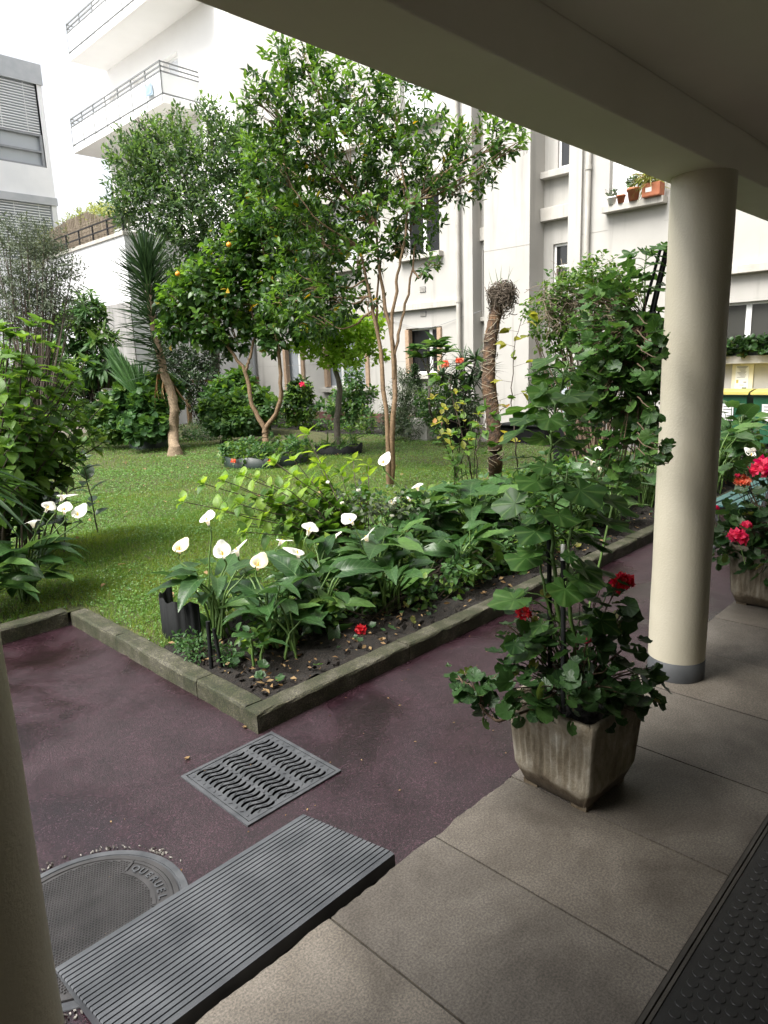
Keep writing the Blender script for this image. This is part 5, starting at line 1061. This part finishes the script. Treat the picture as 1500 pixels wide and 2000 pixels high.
# flower heads of geranium: many small petals in a ball
def head(name, p, r, mt, parent=None, n=46, label=None, cat=None, stalk=None, group=None):
    q = MB(); d = rdir(n); d[:, 2] = np.abs(d[:, 2])*.9-.25; d = unit(d); P = np.asarray(p)+d*r*.55
    for k in range(3): q.inst(PETAL, P, unit(d*.5+rdir(n)), d+rng.normal(size=(n, 3))*.3, r*(.45+.25*rng.random(n)))
    o = q.build(name, mt, parent)
    if label: tag(o, label, cat, group)
    if stalk is not None and parent is not None:
        s = MB(); limb(s, [stalk, (np.asarray(stalk)+p)/2+[0, 0, .02], np.asarray(p)-[0, 0, r*.3]], .003, .002, 8, 5, .003); s.build('flower_stem', M_STEM, o)
    return o
p = gnd(705, 1237, .09); head('fallen_flower', p+[0, 0, .02], .038, L_RED, label='red geranium head lying on the bed soil', cat='flower')
# ------------------------------------------------------------------ planter geraniums
def ger_leaves(fo, n, P, D, size, tm=ROUND, mi=0):
    fo.inst(tm, P, D, Z3*.9+rng.normal(size=(n, 3))*.4+D*.2, size, mi)
t = thing('potted_mallow', 'tall broad leaved mallow and red geranium growing in the front planter', 'plant', (2.175, 1.165, .42)); s = MB(); fo = MB(); base = np.array([2.175, 1.165, .42])
def stalkplant(pts, n, u0, size, rad, tm=ROUND_B, plen=.085):
    P = limb(s, pts, rad, rad*.45, 30, 8, .003)
    for k in range(n):
        u = u0+(1-u0)*(k+.5*rng.random())/n; c = P[min(29, int(u*29))]; an = k*2.3+rng.random()*.8; L = plen*(.7+.6*rng.random())*(1.15-.5*max(0, u-.7)/.3); o = np.array([math.cos(an), math.sin(an), .25+.35*rng.random()])
        e = c+o*L; limb(s, [c, c+o*L*.5+[0, 0, .012], e], .003, .0022, 6, 5, .002); d = unit(o*[1, 1, 0]+Z3*(rng.random()*.5-.55)); sz = size*(.45+.95*rng.random())*(1.1-.35*max(0, u-.75)/.25)
        fo.inst(tm, [e-d*sz*.03], [d], [Z3+o*.35+rng.normal(size=3)*.3], np.array([sz]), 0)
tq = lambda px, py, dd: dep(px, py, dd)
stalkplant([base+[0, 0, -.02], tq(1085, 1150, 2.42), tq(1080, 1000, 2.44), tq(1075, 880, 2.45), tq(1090, 780, 2.47), tq(1110, 705, 2.5)], 54, .10, .108, .0085)
stalkplant([base+[.02, -.02, -.02], tq(1110, 1150, 2.40), tq(1115, 1020, 2.38), tq(1108, 920, 2.4)], 18, .15, .11, .008)
stalkplant([base+[-.02, .02, -.02], tq(1070, 1180, 2.46), tq(1045, 1060, 2.5), tq(1030, 960, 2.5)], 9, .2, .10, .006)
s.build('stem', M_STEM, t, True); fo.build('foliage', L_MAL, t, True)
fo = MB(); s = MB()
def gclump(c, r, n, size, root):
    n = max(6, int(n*.88)); P, d = ball(n, c, r, .3)
    for i in range(0, n, 2): limb(s, [root, (root+P[i])/2+[0, 0, .02], P[i]], .003, .002, 6, 4, .004)
    D = unit(d*[1, 1, .3]+rng.normal(size=(n, 3))*.5+Z3*-.1); ger_leaves(fo, n, P, D, size*(.6+.7*rng.random(n)), ROUND if size > .05 else ROUND_S)
rim = base+np.array([0, 0, .03])
for c, r, n in ((tq(1060, 1330, 2.35), .13, 46), (tq(1150, 1310, 2.4), .14, 52), (tq(1230, 1330, 2.5), .12, 36), (tq(1030, 1260, 2.45), .10, 26), (tq(1190, 1250, 2.5), .12, 34), (tq(1110, 1240, 2.45), .13, 36), (tq(1020, 1370, 2.35), .07, 22), (tq(1265, 1340, 2.5), .07, 18), (tq(1180, 1180, 2.5), .10, 20), (tq(1040, 1190, 2.5), .10, 16), (tq(1200, 1370, 2.4), .07, 14), (tq(1100, 1375, 2.3), .08, 16)):
    gclump(c, r, n, .062, rim)
P = limb(s, [rim+[-.08, .05, 0], tq(985, 1405, 2.38), tq(950, 1390, 2.4), tq(920, 1350, 2.42), tq(895, 1320, 2.45)], .006, .0035, 16, 6, .004)
for c, r, n in ((tq(925, 1345, 2.42), .055, 20), (tq(905, 1330, 2.44), .05, 14), (tq(945, 1390, 2.4), .04, 12), (tq(960, 1330, 2.42), .04, 8)): gclump(c, r, n, .055, P[9])
s.build('geranium_stem', M_STEMB, t, True); fo.build('geranium_foliage', L_GERD, t, True)
head('flower_head', tq(1216, 1142, 2.5), .045, L_RED, t, 60, stalk=tq(1160, 1200, 2.45)); head('flower_head', tq(1022, 1200, 2.46), .030, L_RED, t, 34, stalk=tq(1050, 1260, 2.45)); head('flower_head', tq(1145, 1250, 2.36), .020, L_PINK, t, 24, stalk=tq(1150, 1310, 2.38))
for px, py, dd in ((968, 1187, 2.46), (970, 1340, 2.42), (876, 1300, 2.46), (1225, 1235, 2.5)):
    q = MB(); n = 12; pp = tq(px, py, dd); q.inst(LEAF_SMALL, np.tile(pp, (n, 1)), rdir(n), rdir(n), np.full(n, .014)); q.build('bud', L_MID, t)
for (a, b, c_) in (((1100, 1390), (1100, 1095), 2.37), ((1075, 1380), (1072, 1010), 2.47)):
    q = MB(); q.tube([tq(*a, c_), tq(*b, c_)], .0085, 8); o = q.build('plant_stake', M_EDGE, None, True); tag(o, 'black cane with a pale tip in the front planter' if c_ < 2.4 else 'dark cane behind the main stem in the front planter', 'stake')
    if c_ < 2.4: q = MB(); q.tube([tq(b[0], b[1], c_), tq(b[0], b[1]-32, c_)], .0088, 8); q.build('tip', M_PVC, o, True)
# right hand planter
t = thing('potted_geranium', 'red flowering geranium in the right planter beside the bench', 'plant', (4.74, 1.20, .45)); base = np.array([4.74, 1.20, .46]); fo = MB(); s = MB()
for c, r, n in ((tq(1440, 1050, 4.3), .17, 50), (tq(1490, 1040, 4.35), .2, 60), (tq(1470, 990, 4.4), .16, 34), (tq(1500, 1100, 4.2), .14, 36), (tq(1400, 1075, 4.4), .08, 22), (tq(1495, 930, 4.4), .16, 30), (tq(1430, 1020, 4.4), .12, 22), (tq(1450, 905, 4.5), .10, 12), (tq(1540, 1000, 4.4), .22, 50)): gclump(c, r, n, .085, base)
s.build('stem', M_STEMB, t, True); fo.build('foliage', L_GERD, t, True)
for px, py, dd, r, m_ in ((1440, 1052, 4.1, .062, L_PINK), (1457, 1028, 4.2, .035, L_PINK), (1490, 918, 4.4, .09, L_PINK), (1398, 992, 4.4, .022, L_PINK), (1450, 942, 4.45, .05, L_ORA), (1440, 930, 4.45, .02, L_PINK), (1470, 880, 4.5, .02, L_WHITEB)): head('flower_head', tq(px, py, dd), r, m_, t, 50, stalk=tq(px+15, py+50, dd))
# sill trough flowers
tr_ = MB(); tr_.box(13.98, 14.16, 3.25, 4.80, 1.602, 1.72); tag(tr_.build('window_box', M_TUB, None, False, .01), 'dark window box on the ledge under the wide window', 'window box')
t = shrub('window_geranium', 'dark trailing geranium with one red bloom on the wide window ledge', (14.05, 4.0, 1.70), [(13.98, y, 1.78, .17) for y in np.arange(3.3, 4.85, .17)]+[(13.9, y, 1.66, .10) for y in np.arange(3.35, 4.8, .3)], ROUND_S, [L_GERD, L_DARK], 950, 5, .12, .085, cat='geranium', stems=20, sr=.004, bias=.2)
head('flower_head', dep(1450, 665, 13.2), .085, L_PINK, t, 40, stalk=np.array([14.0, 4.4, 1.8]))
# plants in the pots of the upper sill
for nm, lb_, y, z, r, n, sz, m_ in (('pot_plant', 'small leafy plant in the medium terracotta pot on the upper sill', 6.53, 4.98, .13, 150, .07, [L_SHR, L_OLI]), ('pot_plant', 'dry strappy yellow leaves hanging from the orange trough', 6.2, 5.0, .16, 120, .3, [L_REED, L_DEAD]), ('pot_plant', 'thin pale sprout in the small white pot', 6.99, 4.88, .07, 30, .08, [L_OLI, L_MID])):
    shrub(nm, lb_, (14.0, y, 4.86), [(14.0, y, z, r)], SWORD_D if sz > .2 else LEAF_SMALL, m_, n, 5, .06, sz, cat='plant', stems=6, sr=.003)
# ------------------------------------------------------------------ around the cream column: hanging pouch and climbing geranium
q = MB(); c0 = dep(1262, 668, 3.95); prof = [(.02, -.24), (.08, -.22), (.10, -.12), (.105, 0), (.09, .10), (.06, .15), (.05, .16), (.045, .12)]
q.lathe(c0, prof, 20); v = q.v[0]; v += rng.normal(size=v.shape)*.012
hp = tag(q.build('hanging_pouch', smat('black bin liner plastic', (0.008, 0.008, 0.009), (0.016, 0.016, 0.017), 10, 0.35, 0.5, 25, 0.03), None, True), 'crumpled black plastic pouch hung on straps left of the cream column', 'planter bag')
q = MB()
for dx, dy, ex, ey in ((.05, 0, .02, -.12), (-.05, .03, -.02, -.10), (0, -.05, .03, -.14)): q.bar(c0+[dx*.6, dy*.6, .14], c0+[ex+.05, ey*.5, .52], .007)
q.build('strap', M_EDGE, hp)
t = thing('climbing_geranium', 'dark trailing ivy geranium hanging over the black pouch by the column', 'climber', (3.5, 1.7, .9)); fo = MB(); s = MB()
for px, py, dd, r, n in ((1275, 640, 3.78, .07, 26), (1240, 700, 3.7, .13, 70), (1180, 720, 3.75, .14, 70), (1215, 770, 3.7, .14, 80), (1240, 870, 3.7, .11, 44), (1140, 770, 3.85, .13, 44), (1240, 640, 3.8, .10, 40), (1200, 690, 3.75, .15, 80), (1250, 720, 3.7, .13, 80), (1175, 760, 3.85, .16, 70), (1240, 790, 3.75, .14, 80), (1270, 760, 3.68, .08, 40), (1200, 840, 3.85, .15, 64), (1160, 660, 3.9, .13, 44), (1130, 720, 3.95, .12, 36), (1255, 840, 3.7, .09, 34), (1180, 600, 3.9, .14, 40), (1220, 900, 3.85, .12, 34), (1150, 820, 3.95, .13, 36), (1225, 560, 3.8, .10, 18), (1120, 800, 4.0, .12, 26), (1190, 940, 3.95, .12, 26)): gclump(tq(px, py, dd), r, n, .068, c0+np.array([0, 0, .1]))
for px, py in ((1292, 700), (1284, 670), (1302, 880), (1280, 850), (1300, 870), (1282, 735), (1275, 800), (1278, 640), (1276, 900)):
    pp = tq(px, py, 3.0); limb(s, [tq(1245, py-25, 3.5), tq(1262, py-8, 3.2), pp], .003, .002, 8, 5, .002); n = 3; fo.inst(ROUND, np.tile(pp, (n, 1))+rng.normal(size=(n, 3))*.012, rdir(n)*[1, 1, .4], rdir(n), .05+.025*rng.random(n))
limb(s, [tq(1280, 865, 3.02), tq(1300, 895, 3.0), tq(1306, 905, 3.0), tq(1295, 905, 3.0)], .0025, .0015, 10, 5, .001)
s.build('stem', M_STEMB, t); fo.build('foliage', [L_GER], t, True)
t = thing('maple_sapling', 'light green lobed sapling top rising left of the column head', 'sapling', (3.75, 1.95, .9)); s = MB(); fo = MB(); P = limb(s, [np.array([3.75, 1.95, .1]), tq(1250, 750, 3.95), tq(1258, 600, 3.9), tq(1262, 480, 3.88)], .008, .003, 24, 6, .004)
for k in range(34):
    c = P[10+int(13*rng.random()**.7)]; o = unit(np.r_[rng.normal(size=2), .25]); e = c+o*(.06+.07*rng.random()); limb(s, [c, (c+e)/2+[0, 0, .01], e], .002, .0015, 5, 4, .001); fo.inst(MAPLE, [e], [o*[1, 1, 0]-Z3*.25], [Z3+rng.normal(size=3)*.35], np.array([.065+.04*rng.random()]))
s.build('stem', M_STEM, t); fo.build('foliage', L_MAL, t, True)
shrub('honeysuckle_bush', 'rounded honeysuckle bush with dry tangled stems behind the tall planter plant', (7.4, 3.75, .08), cl((1100, 570, 8.2, .36), (1160, 555, 8.2, .4), (1070, 610, 8.2, .3), (1130, 610, 8.2, .42), (1200, 580, 8.2, .36), (1190, 640, 8.2, .36), (1070, 660, 8.2, .26), (1110, 655, 8.2, .3), (1150, 540, 8.1, .22), (1085, 545, 8.2, .16), (1220, 560, 8.2, .25)), LEAF_OVAL, [L_SHR, L_HYD], 2500, 7, .16, .06, cat='bush', stems=44, sr=.012, bark=M_STEMB, bias=.3)
q = MB()
for k in range(420):
    c = dep(1060+150*rng.random(), 560+70*rng.random(), 8.05); e = c+rdir(1)[0]*[.25, .25, .2]-[0, 0, .08]; q.tube(curve([c, (c+e)/2+rdir(1)[0]*.05, e], 6), .003, 4, False)
for k in range(16):
    c = dep(1080+130*rng.random(), 540, 8.1); q.tube(curve([c, c+[0.05, 0, .12], c+rdir(1)[0]*.15+[.08, -.05, .15]], 6), .0025, 4, False)
q.build('dry_stem', smat('dry stems', (0.14, 0.11, 0.08), (0.26, 0.21, 0.15), 40, 0.9), bpy.data.objects['honeysuckle_bush'])
# pale blue sack, slatted crate and folding panel behind the climbers
q = MB(); b0 = dep(1128, 780, 9.0); q.box(b0[0]-.22, b0[0]+.22, b0[1]-.22, b0[1]+.22, .02, .80); tag(q.build('crate', M_EDGE, None, False, .01), 'dark crate under the pale blue sack', 'crate'); q = MB(); q.lathe((b0[0], b0[1], .81), [(.02, 0), (.19, .01), (.21, .2), (.20, .5), (.14, .66), (.05, .74), (.02, .75)], 14); v = q.v[0]; v += rng.normal(size=v.shape)*.015
o = tag(q.build('compost_sack', smat('pale blue plastic', (0.46, 0.50, 0.58), (0.56, 0.60, 0.66), 5, 0.4), None, True), 'pale blue grey plastic sack with white marks behind the climbing plants', 'sack')
q = MB(); a_ = b0-FWD*.235
for k, (dx, h) in enumerate(((-.10, .05), (-.05, .09), (0, .06), (.04, .10), (.09, .08))): q.obox((a_[0]+RGT[0]*dx, a_[1]+RGT[1]*dx, 1.22+h/2), RGT*.016, FWD*.003, (0, 0, h/2))
q.build('print', M_PVC, o)
q = MB()
for k in range(14): c = dep(1120+k*6.2, 800, 8.6); q.box(c[0]-.012, c[0]+.012, c[1]-.012, c[1]+.012, .08, 1.12+.03*math.sin(k))
c1, c2 = dep(1120, 800, 8.6), dep(1202, 800, 8.6)
for z in (.3, .95): q.bar((c1[0], c1[1], z), (c2[0], c2[1], z), .014)
tag(q.build('slatted_fence', smat('old brown slats', (0.06, 0.045, 0.035), (0.12, 0.09, 0.07), 20, 0.85)), 'short panel of dark brown slats behind the climbing geranium', 'fence')
# ------------------------------------------------------------------ plants by the stump and along the facade
def sapling(name, label, base, path, n, tm, mats, size, r, u0=.3, cat='sapling', L=.10, group=None):
    t = thing(name, label, cat, base, group); s = MB(); fo = MB(); P = limb(s, path, r, r*.35, 30, 6, .006)
    for k in range(n):
        c = P[int((u0+(1-u0)*(k+rng.random()*.6)/n)*29) % 30]; an = k*2.4+rng.random(); o = np.array([math.cos(an), math.sin(an), .15+.2*rng.random()]); e = c+o*L*(.6+.8*rng.random()); limb(s, [c, e], .0022, .0014, 4, 4, .001)
        m = 2+int(rng.random()*2); dd = unit(o+rng.normal(size=(m, 3))*.4); fo.inst(tm, np.tile(e, (m, 1)), dd, np.tile(Z3, (m, 1))+rng.normal(size=(m, 3))*.35, size*(.7+.6*rng.random(m)))
    s.build('stem', M_TWIG, t); fo.build('foliage', mats, t); return t
b_ = gnd(1012, 975)
sapling('cherry_sapling', 'slender stem with yellowing leaves just right of the bound stump', b_, [b_, f(1008, 880, 7.7), f(1000, 780, 7.7), f(1005, 680, 7.7), f(1022, 610, 7.7)], 14, LEAF_OVAL_B, L_YEL, .13, .009, .28, L=.12)
b_ = gnd(930, 985)
sapling('cherry_sapling', 'taller thin stem with light green leaves left of the bound stump', b_, [b_, f(915, 890, 7.4), f(890, 800, 7.4), f(880, 740, 7.4), f(910, 700, 7.4)], 16, LEAF_OVAL_B, L_HYD, .12, .009, .3, L=.14)
sapling('cherry_sapling', 'bare lower twigs and a few yellow green leaves in front of the bound stump', gnd(945, 1000), [gnd(945, 1000), f(930, 900, 6.9), f(945, 830, 6.9), f(965, 780, 6.9)], 11, LEAF_OVAL_B, L_HYD, .10, .007, .35, L=.12)
b_ = gnd(905, 985); leafy_stems('rose_bush', 'open rose bush with long thorny stems left of the bound stump', b_, [f(870, 800, 7.3), f(850, 830, 7.3), f(905, 790, 7.2), f(935, 810, 7.3), f(880, 850, 7.2), f(915, 860, 7.1), f(845, 780, 7.4), f(890, 770, 7.3)], LEAF_OVAL, [L_HYD, L_YEL], .095, M_TWIG, 7, .35, .006, cat='rose', spread=.1)
p = gnd(520, 903); tub('tree_ring', 'dark green edging ring round the forked orange tree', p[0], p[1], .75, .20, M_TUB, 'edging', wav=.015)
t = shrub('underplanting', 'dark low plants with one orange bloom in the ring of the orange tree', (p[0], p[1], .2), [(p[0]+.62*math.cos(a), p[1]+.62*math.sin(a), .3, .2) for a in np.arange(0, 6.28, .7)]+[(p[0]-.2, p[1]-.2, .3, .2)], LEAF_OVAL, [L_SHR, L_MID], 1300, 6, .12, .075, cat='plants', stems=16, sr=.004)
head('flower', f(456, 901, 11.3), .055, L_ORA, t, 26, stalk=f(456, 915, 11.3)); head('flower', f(530, 902, 11.2), .06, L_ORA, t, 22)
p = gnd(662, 882); tub('tree_ring', 'black wavy edging ring round the small lime green tree', p[0], p[1], .46, .15, M_EDGE, 'edging', wav=.03)
shrub('underplanting', 'thin green tufts in the black ring of the small tree', (p[0], p[1], .12), [(p[0]+.2, p[1]-.1, .2, .16), (p[0]-.2, p[1]+.1, .2, .16), (p[0]-.1, p[1]-.2, .2, .14)], BLADE, [L_MID, L_SHR], 170, 6, .06, .22, cat='plants', stems=3, sr=.003)
t = shrub('rose_bush', 'dark rose bush with a pink bloom under the leftmost shuttered window', (12.9, 16.3, .03), cl((585, 770, 18.2, .38), (600, 800, 18.2, .3), (575, 800, 18.2, .3), (590, 755, 18.2, .25), (568, 780, 18.2, .25)), LEAF_OVAL, [L_SHR, L_DARK], 1000, 6, .18, .12, cat='rose', stems=14, sr=.01)
head('flower', f(590, 752, 17.9), .09, L_PINK, t, 24)
shrub('rose_bush', 'thin leafy rose in front of the middle shuttered window', (12.7, 13.9, .03), cl((680, 770, 16, .4), (700, 800, 16, .3), (660, 800, 16, .3), (690, 735, 16, .25), (710, 770, 16.2, .3), (640, 790, 16.2, .22), (695, 690, 16, .2)), LEAF_OVAL, [L_MID, L_SHR], 900, 6, .2, .10, cat='rose', stems=18, sr=.009)
shrub('rosemary_bush', 'dark feathery upright bush right of the tallest tree trunk', (12.4, 11.6, .03), cl((785, 760, 15, .34), (780, 800, 15, .4), (790, 730, 15.1, .22), (800, 790, 15, .3), (770, 830, 14.8, .36), (805, 835, 14.6, .3)), LEAF_LONG, [L_OLI, L_DARK], 3200, 9, .2, .06, cat='bush', stems=26, sr=.01, spread=.6, bias=.2)
t = thing('conifer', 'small dark cone shaped conifer by the pale square pot', 'conifer', (12.3, 10.9, .05)); q = MB(); limb(q, [(12.3, 10.9, .03), (12.3, 10.9, 1.55)], .03, .01); q.build('trunk', M_BARKG, t); fo = MB(); n = 1500; z = rng.random(n)**1.3; an = rng.random(n)*6.28; r = .40*(1-z)*(.6+.45*rng.random(n))+.02; P = np.c_[12.3+r*np.cos(an), 10.9+r*np.sin(an), .12+1.5*z]
sprays(fo, LEAF_SMALL, P, np.c_[np.cos(an)*.6, np.sin(an)*.6, np.ones(n)], 4, .09, .05, .2, 0, .7); fo.build('foliage', L_DARK, t)
p = gnd(832, 858, .05); q = MB(); q.add([(p[0]+sx*.24*k, p[1]+sy*.24*k, z) for k, z in ((.9, .03), (1, .52), (.9, .52), (.88, .40)) for sx, sy in ((-1, -1), (1, -1), (1, 1), (-1, 1))], [[(r*4+j, r*4+(j+1) % 4, r*4+4+(j+1) % 4, r*4+4+j) for r in range(3) for j in range(4)]+[(12, 13, 14, 15)]]); tag(q.build('square_pot', M_WALL, None, False, .01), 'pale square concrete pot half hidden by leaves before the facade', 'pot')
shrub('pot_shrub', 'loose leafy shrub growing from the pale square pot', (p[0], p[1], .45), cl((845, 800, 14.2, .34), (855, 760, 14.2, .3), (835, 780, 14.2, .28), (865, 820, 14, .3), (860, 845, 13.7, .2), (880, 780, 14.2, .28)), LEAF_OVAL, [L_MID, L_SHR], 1100, 6, .16, .075, cat='shrub', stems=16, sr=.007)
t = thing('loquat_tree', 'small loquat with a rosette of long pale leaves in front of the right shuttered window', 'tree', (11.5, 9.3, .05)); s = MB(); fo = MB(); limb(s, [(11.5, 9.3, .05), f(840, 800, 13.6), f(838, 740, 13.6), f(835, 705, 13.6)], .03, .018, 14, 7); 
for px, py in ((815, 685), (835, 680), (860, 680), (840, 695), (825, 700), (870, 690), (850, 672)):
    c = f(px, py, 13.6); limb(s, [f(836, 730, 13.6), c], .012, .008, 5, 5); n = 11; an = rng.random(n)*6.28; fo.inst(LEAF_LONG, np.tile(c, (n, 1)), np.c_[np.cos(an), np.sin(an), .5-.5*rng.random(n)+.3], np.tile(Z3, (n, 1))+rng.normal(size=(n, 3))*.3, np.stack([np.full(n, .36), .30+.12*rng.random(n), np.full(n, .4)], 1), (rng.random(n) < .5).astype(int))
s.build('trunk', M_BARKG, t); fo.build('crown', [L_MID, L_BACKY], t)
p = gnd(893, 868, .05); q = MB(); q.lathe((p[0], p[1], .0), [(.2, .02), (.26, .55), (.28, .55), (.28, .60), (.24, .60), (.23, .52), (.01, .5)], 24); tag(q.build('round_pot', M_EDGE, None, True), 'large black round pot left of the bound stump', 'pot')
t = thing('dracaena', 'spiky dracaena heads above the black round pot', 'plant', (p[0], p[1], .5)); s = MB(); fo = MB()
for px, py in ((905, 715), (930, 705), (890, 740), (920, 740), (945, 730), (865, 735)):
    c = f(px, py, 12.9); limb(s, [(p[0]+rng.normal()*.05, p[1]+rng.normal()*.05, .5), c], .018, .012, 8, 6, .02); n = 42; d = rdir(n); d[:, 2] = d[:, 2]*.7+.45; fo.inst(SWORD_D, np.tile(c, (n, 1)), d, np.tile(Z3, (n, 1))+rng.normal(size=(n, 3))*.2, np.stack([np.full(n, .5), .34+.14*rng.random(n), np.full(n, .4)], 1))
s.build('stem', M_BARKG, t); fo.build('foliage', L_YUC, t)
for (px, py), lb_ in (((870, 712), 'orange bract at the left dracaena head'), ((898, 705), 'orange bract beside the upper dracaena head')): head('flower', f(px, py, 12.5), .085, L_ORA, None, 22, lb_, 'flower')
shrub('bamboo_clump', 'pale thin bamboo canes beside the black round pot', (11.5, 8.6, .03), cl((880, 790, 13, .26), (905, 790, 13, .26), (920, 800, 13, .2), (900, 760, 13, .2)), LEAF_LONG, [L_OLI, L_MID], 700, 7, .25, .12, cat='bamboo', stems=28, sr=.007, bark=M_STEM)
p = gnd(1030, 862, .02); q = MB(); q.box(p[0]-.25, p[0]+.25, p[1]-.55, p[1]+.55, .02, .34); q.box(p[0]-.29, p[0]+.29, p[1]-.59, p[1]+.59, .341, .385); tag(q.build('trough', M_EDGE, None, False, .015), 'long black trough by the facade right of the bound stump', 'trough')
shrub('pot_plant', 'small dark plant in the black trough by the facade', (p[0], p[1]-.1, .38), [(p[0], p[1]-.2, .52, .16), (p[0], p[1]+.1, .48, .12)], LEAF_OVAL, [L_DARK, L_SHR], 220, 5, .1, .08, cat='plant', stems=6, sr=.004)
shrub('juniper', 'soft feathery conifer below the honeysuckle bush', (9.2, 4.9, .05), cl((1060, 740, 9.8, .22), (1065, 770, 9.8, .24), (1058, 720, 9.8, .14), (1085, 730, 9.8, .16), (1060, 800, 9.8, .24), (1080, 760, 9.8, .16)), LEAF_LONG, [L_DARK, L_MID], 1700, 8, .14, .05, cat='conifer', stems=16, sr=.008)
shrub('wall_plants', 'low green plants along the foot of the facade', (13.2, 12.5, .03), [(13.2+rng.normal()*.4, y, .22, .3) for y in np.arange(9.9, 19, .55)]+[(11.9, y, .18, .25) for y in np.arange(10.5, 17.5, .8)], LEAF_OVAL, [L_SHR, L_MID], 2600, 6, .16, .09, cat='plants', stems=30, sr=.004)
# brown wooden screen, litter on the path
ws = thing('wooden_screen', 'brown wooden screen with a rail in front of the white annex', 'fence', (12.9, 19.4, 0)); q = MB(); q.box(11.2, 14.0, 19.38, 19.46, 1.30, 1.40); q.build('rail', M_BARK, ws, bevel=.01)
for x in (11.3, 13.9): q = MB(); q.box(x-.06, x+.06, 19.38, 19.50, 0, 1.295); q.build('post', M_BARK, ws, bevel=.01)
q = MB()
for k in range(5): q.box(13.0+k*.17, 13.14+k*.17, 19.40, 19.43, .05, 1.295)
q.build('board', M_BARK, ws)
q = MB(); N = 150; an = rng.choice([.3, .9, 1.5, 1.75, 2.3, 4.2], N)+rng.normal(size=N)*.13; rr = .332+np.abs(rng.normal(size=N))*.012
for i in range(N): q.obox((.635+rr[i]*math.cos(an[i]), 2.023+rr[i]*math.sin(an[i]), .004), rdir(1)[0]*.0035*(.4+rng.random()), rdir(1)[0]*.003, (0, 0, .002))
tag(q.build('grit', smat('pale grit', (0.20, 0.19, 0.17), (0.34, 0.32, 0.29), 60, 0.9)), 'pale crumbs of grit around the rim of the manhole cover', 'grit', kind='stuff')
q = MB(); N = 130; pp = np.c_[2+7*rng.random(N), 4.5+8*rng.random(N), np.full(N, .10)]; an = rng.random(N)*6.28; q.inst(LEAF_OVAL, pp, np.c_[np.cos(an), np.sin(an), rng.normal(size=N)*.2], Z3+rng.normal(size=(N, 3))*.4, .03+.04*rng.random(N)); tag(q.build('lawn_litter', L_DEAD), 'scattered dry leaves on the lawn', 'litter', kind='stuff')
q = MB(); N = 70; pp = np.c_[.2+4*rng.random(N), 1.5+1.0*rng.random(N), np.full(N, .004)]; an = rng.random(N)*6.28; q.inst(LEAF_SMALL, pp, np.c_[np.cos(an), np.sin(an), np.full(N, .1)], Z3+rng.normal(size=(N, 3))*.3, .006+.010*rng.random(N)); tag(q.build('path_litter', L_DEAD), 'tiny dry bits scattered on the red path', 'litter', kind='stuff')
for X, Y, lb_ in ((1.66, 2.63, 'pale crumpled leaf on the path at the kerb corner'), (1.33, 2.60, 'brown leaf on the path left of the drain grate')):
    q = MB(); q.inst(LEAF_OVAL, [(X, Y, .006), (X+.01, Y-.01, .01)], [(1, .4, .25), (-.5, 1, .3)], [(0, 0, 1), (.4, 0, 1)], np.array([.03, .025])); tag(q.build('fallen_leaf', L_DEAD), lb_, 'leaf')
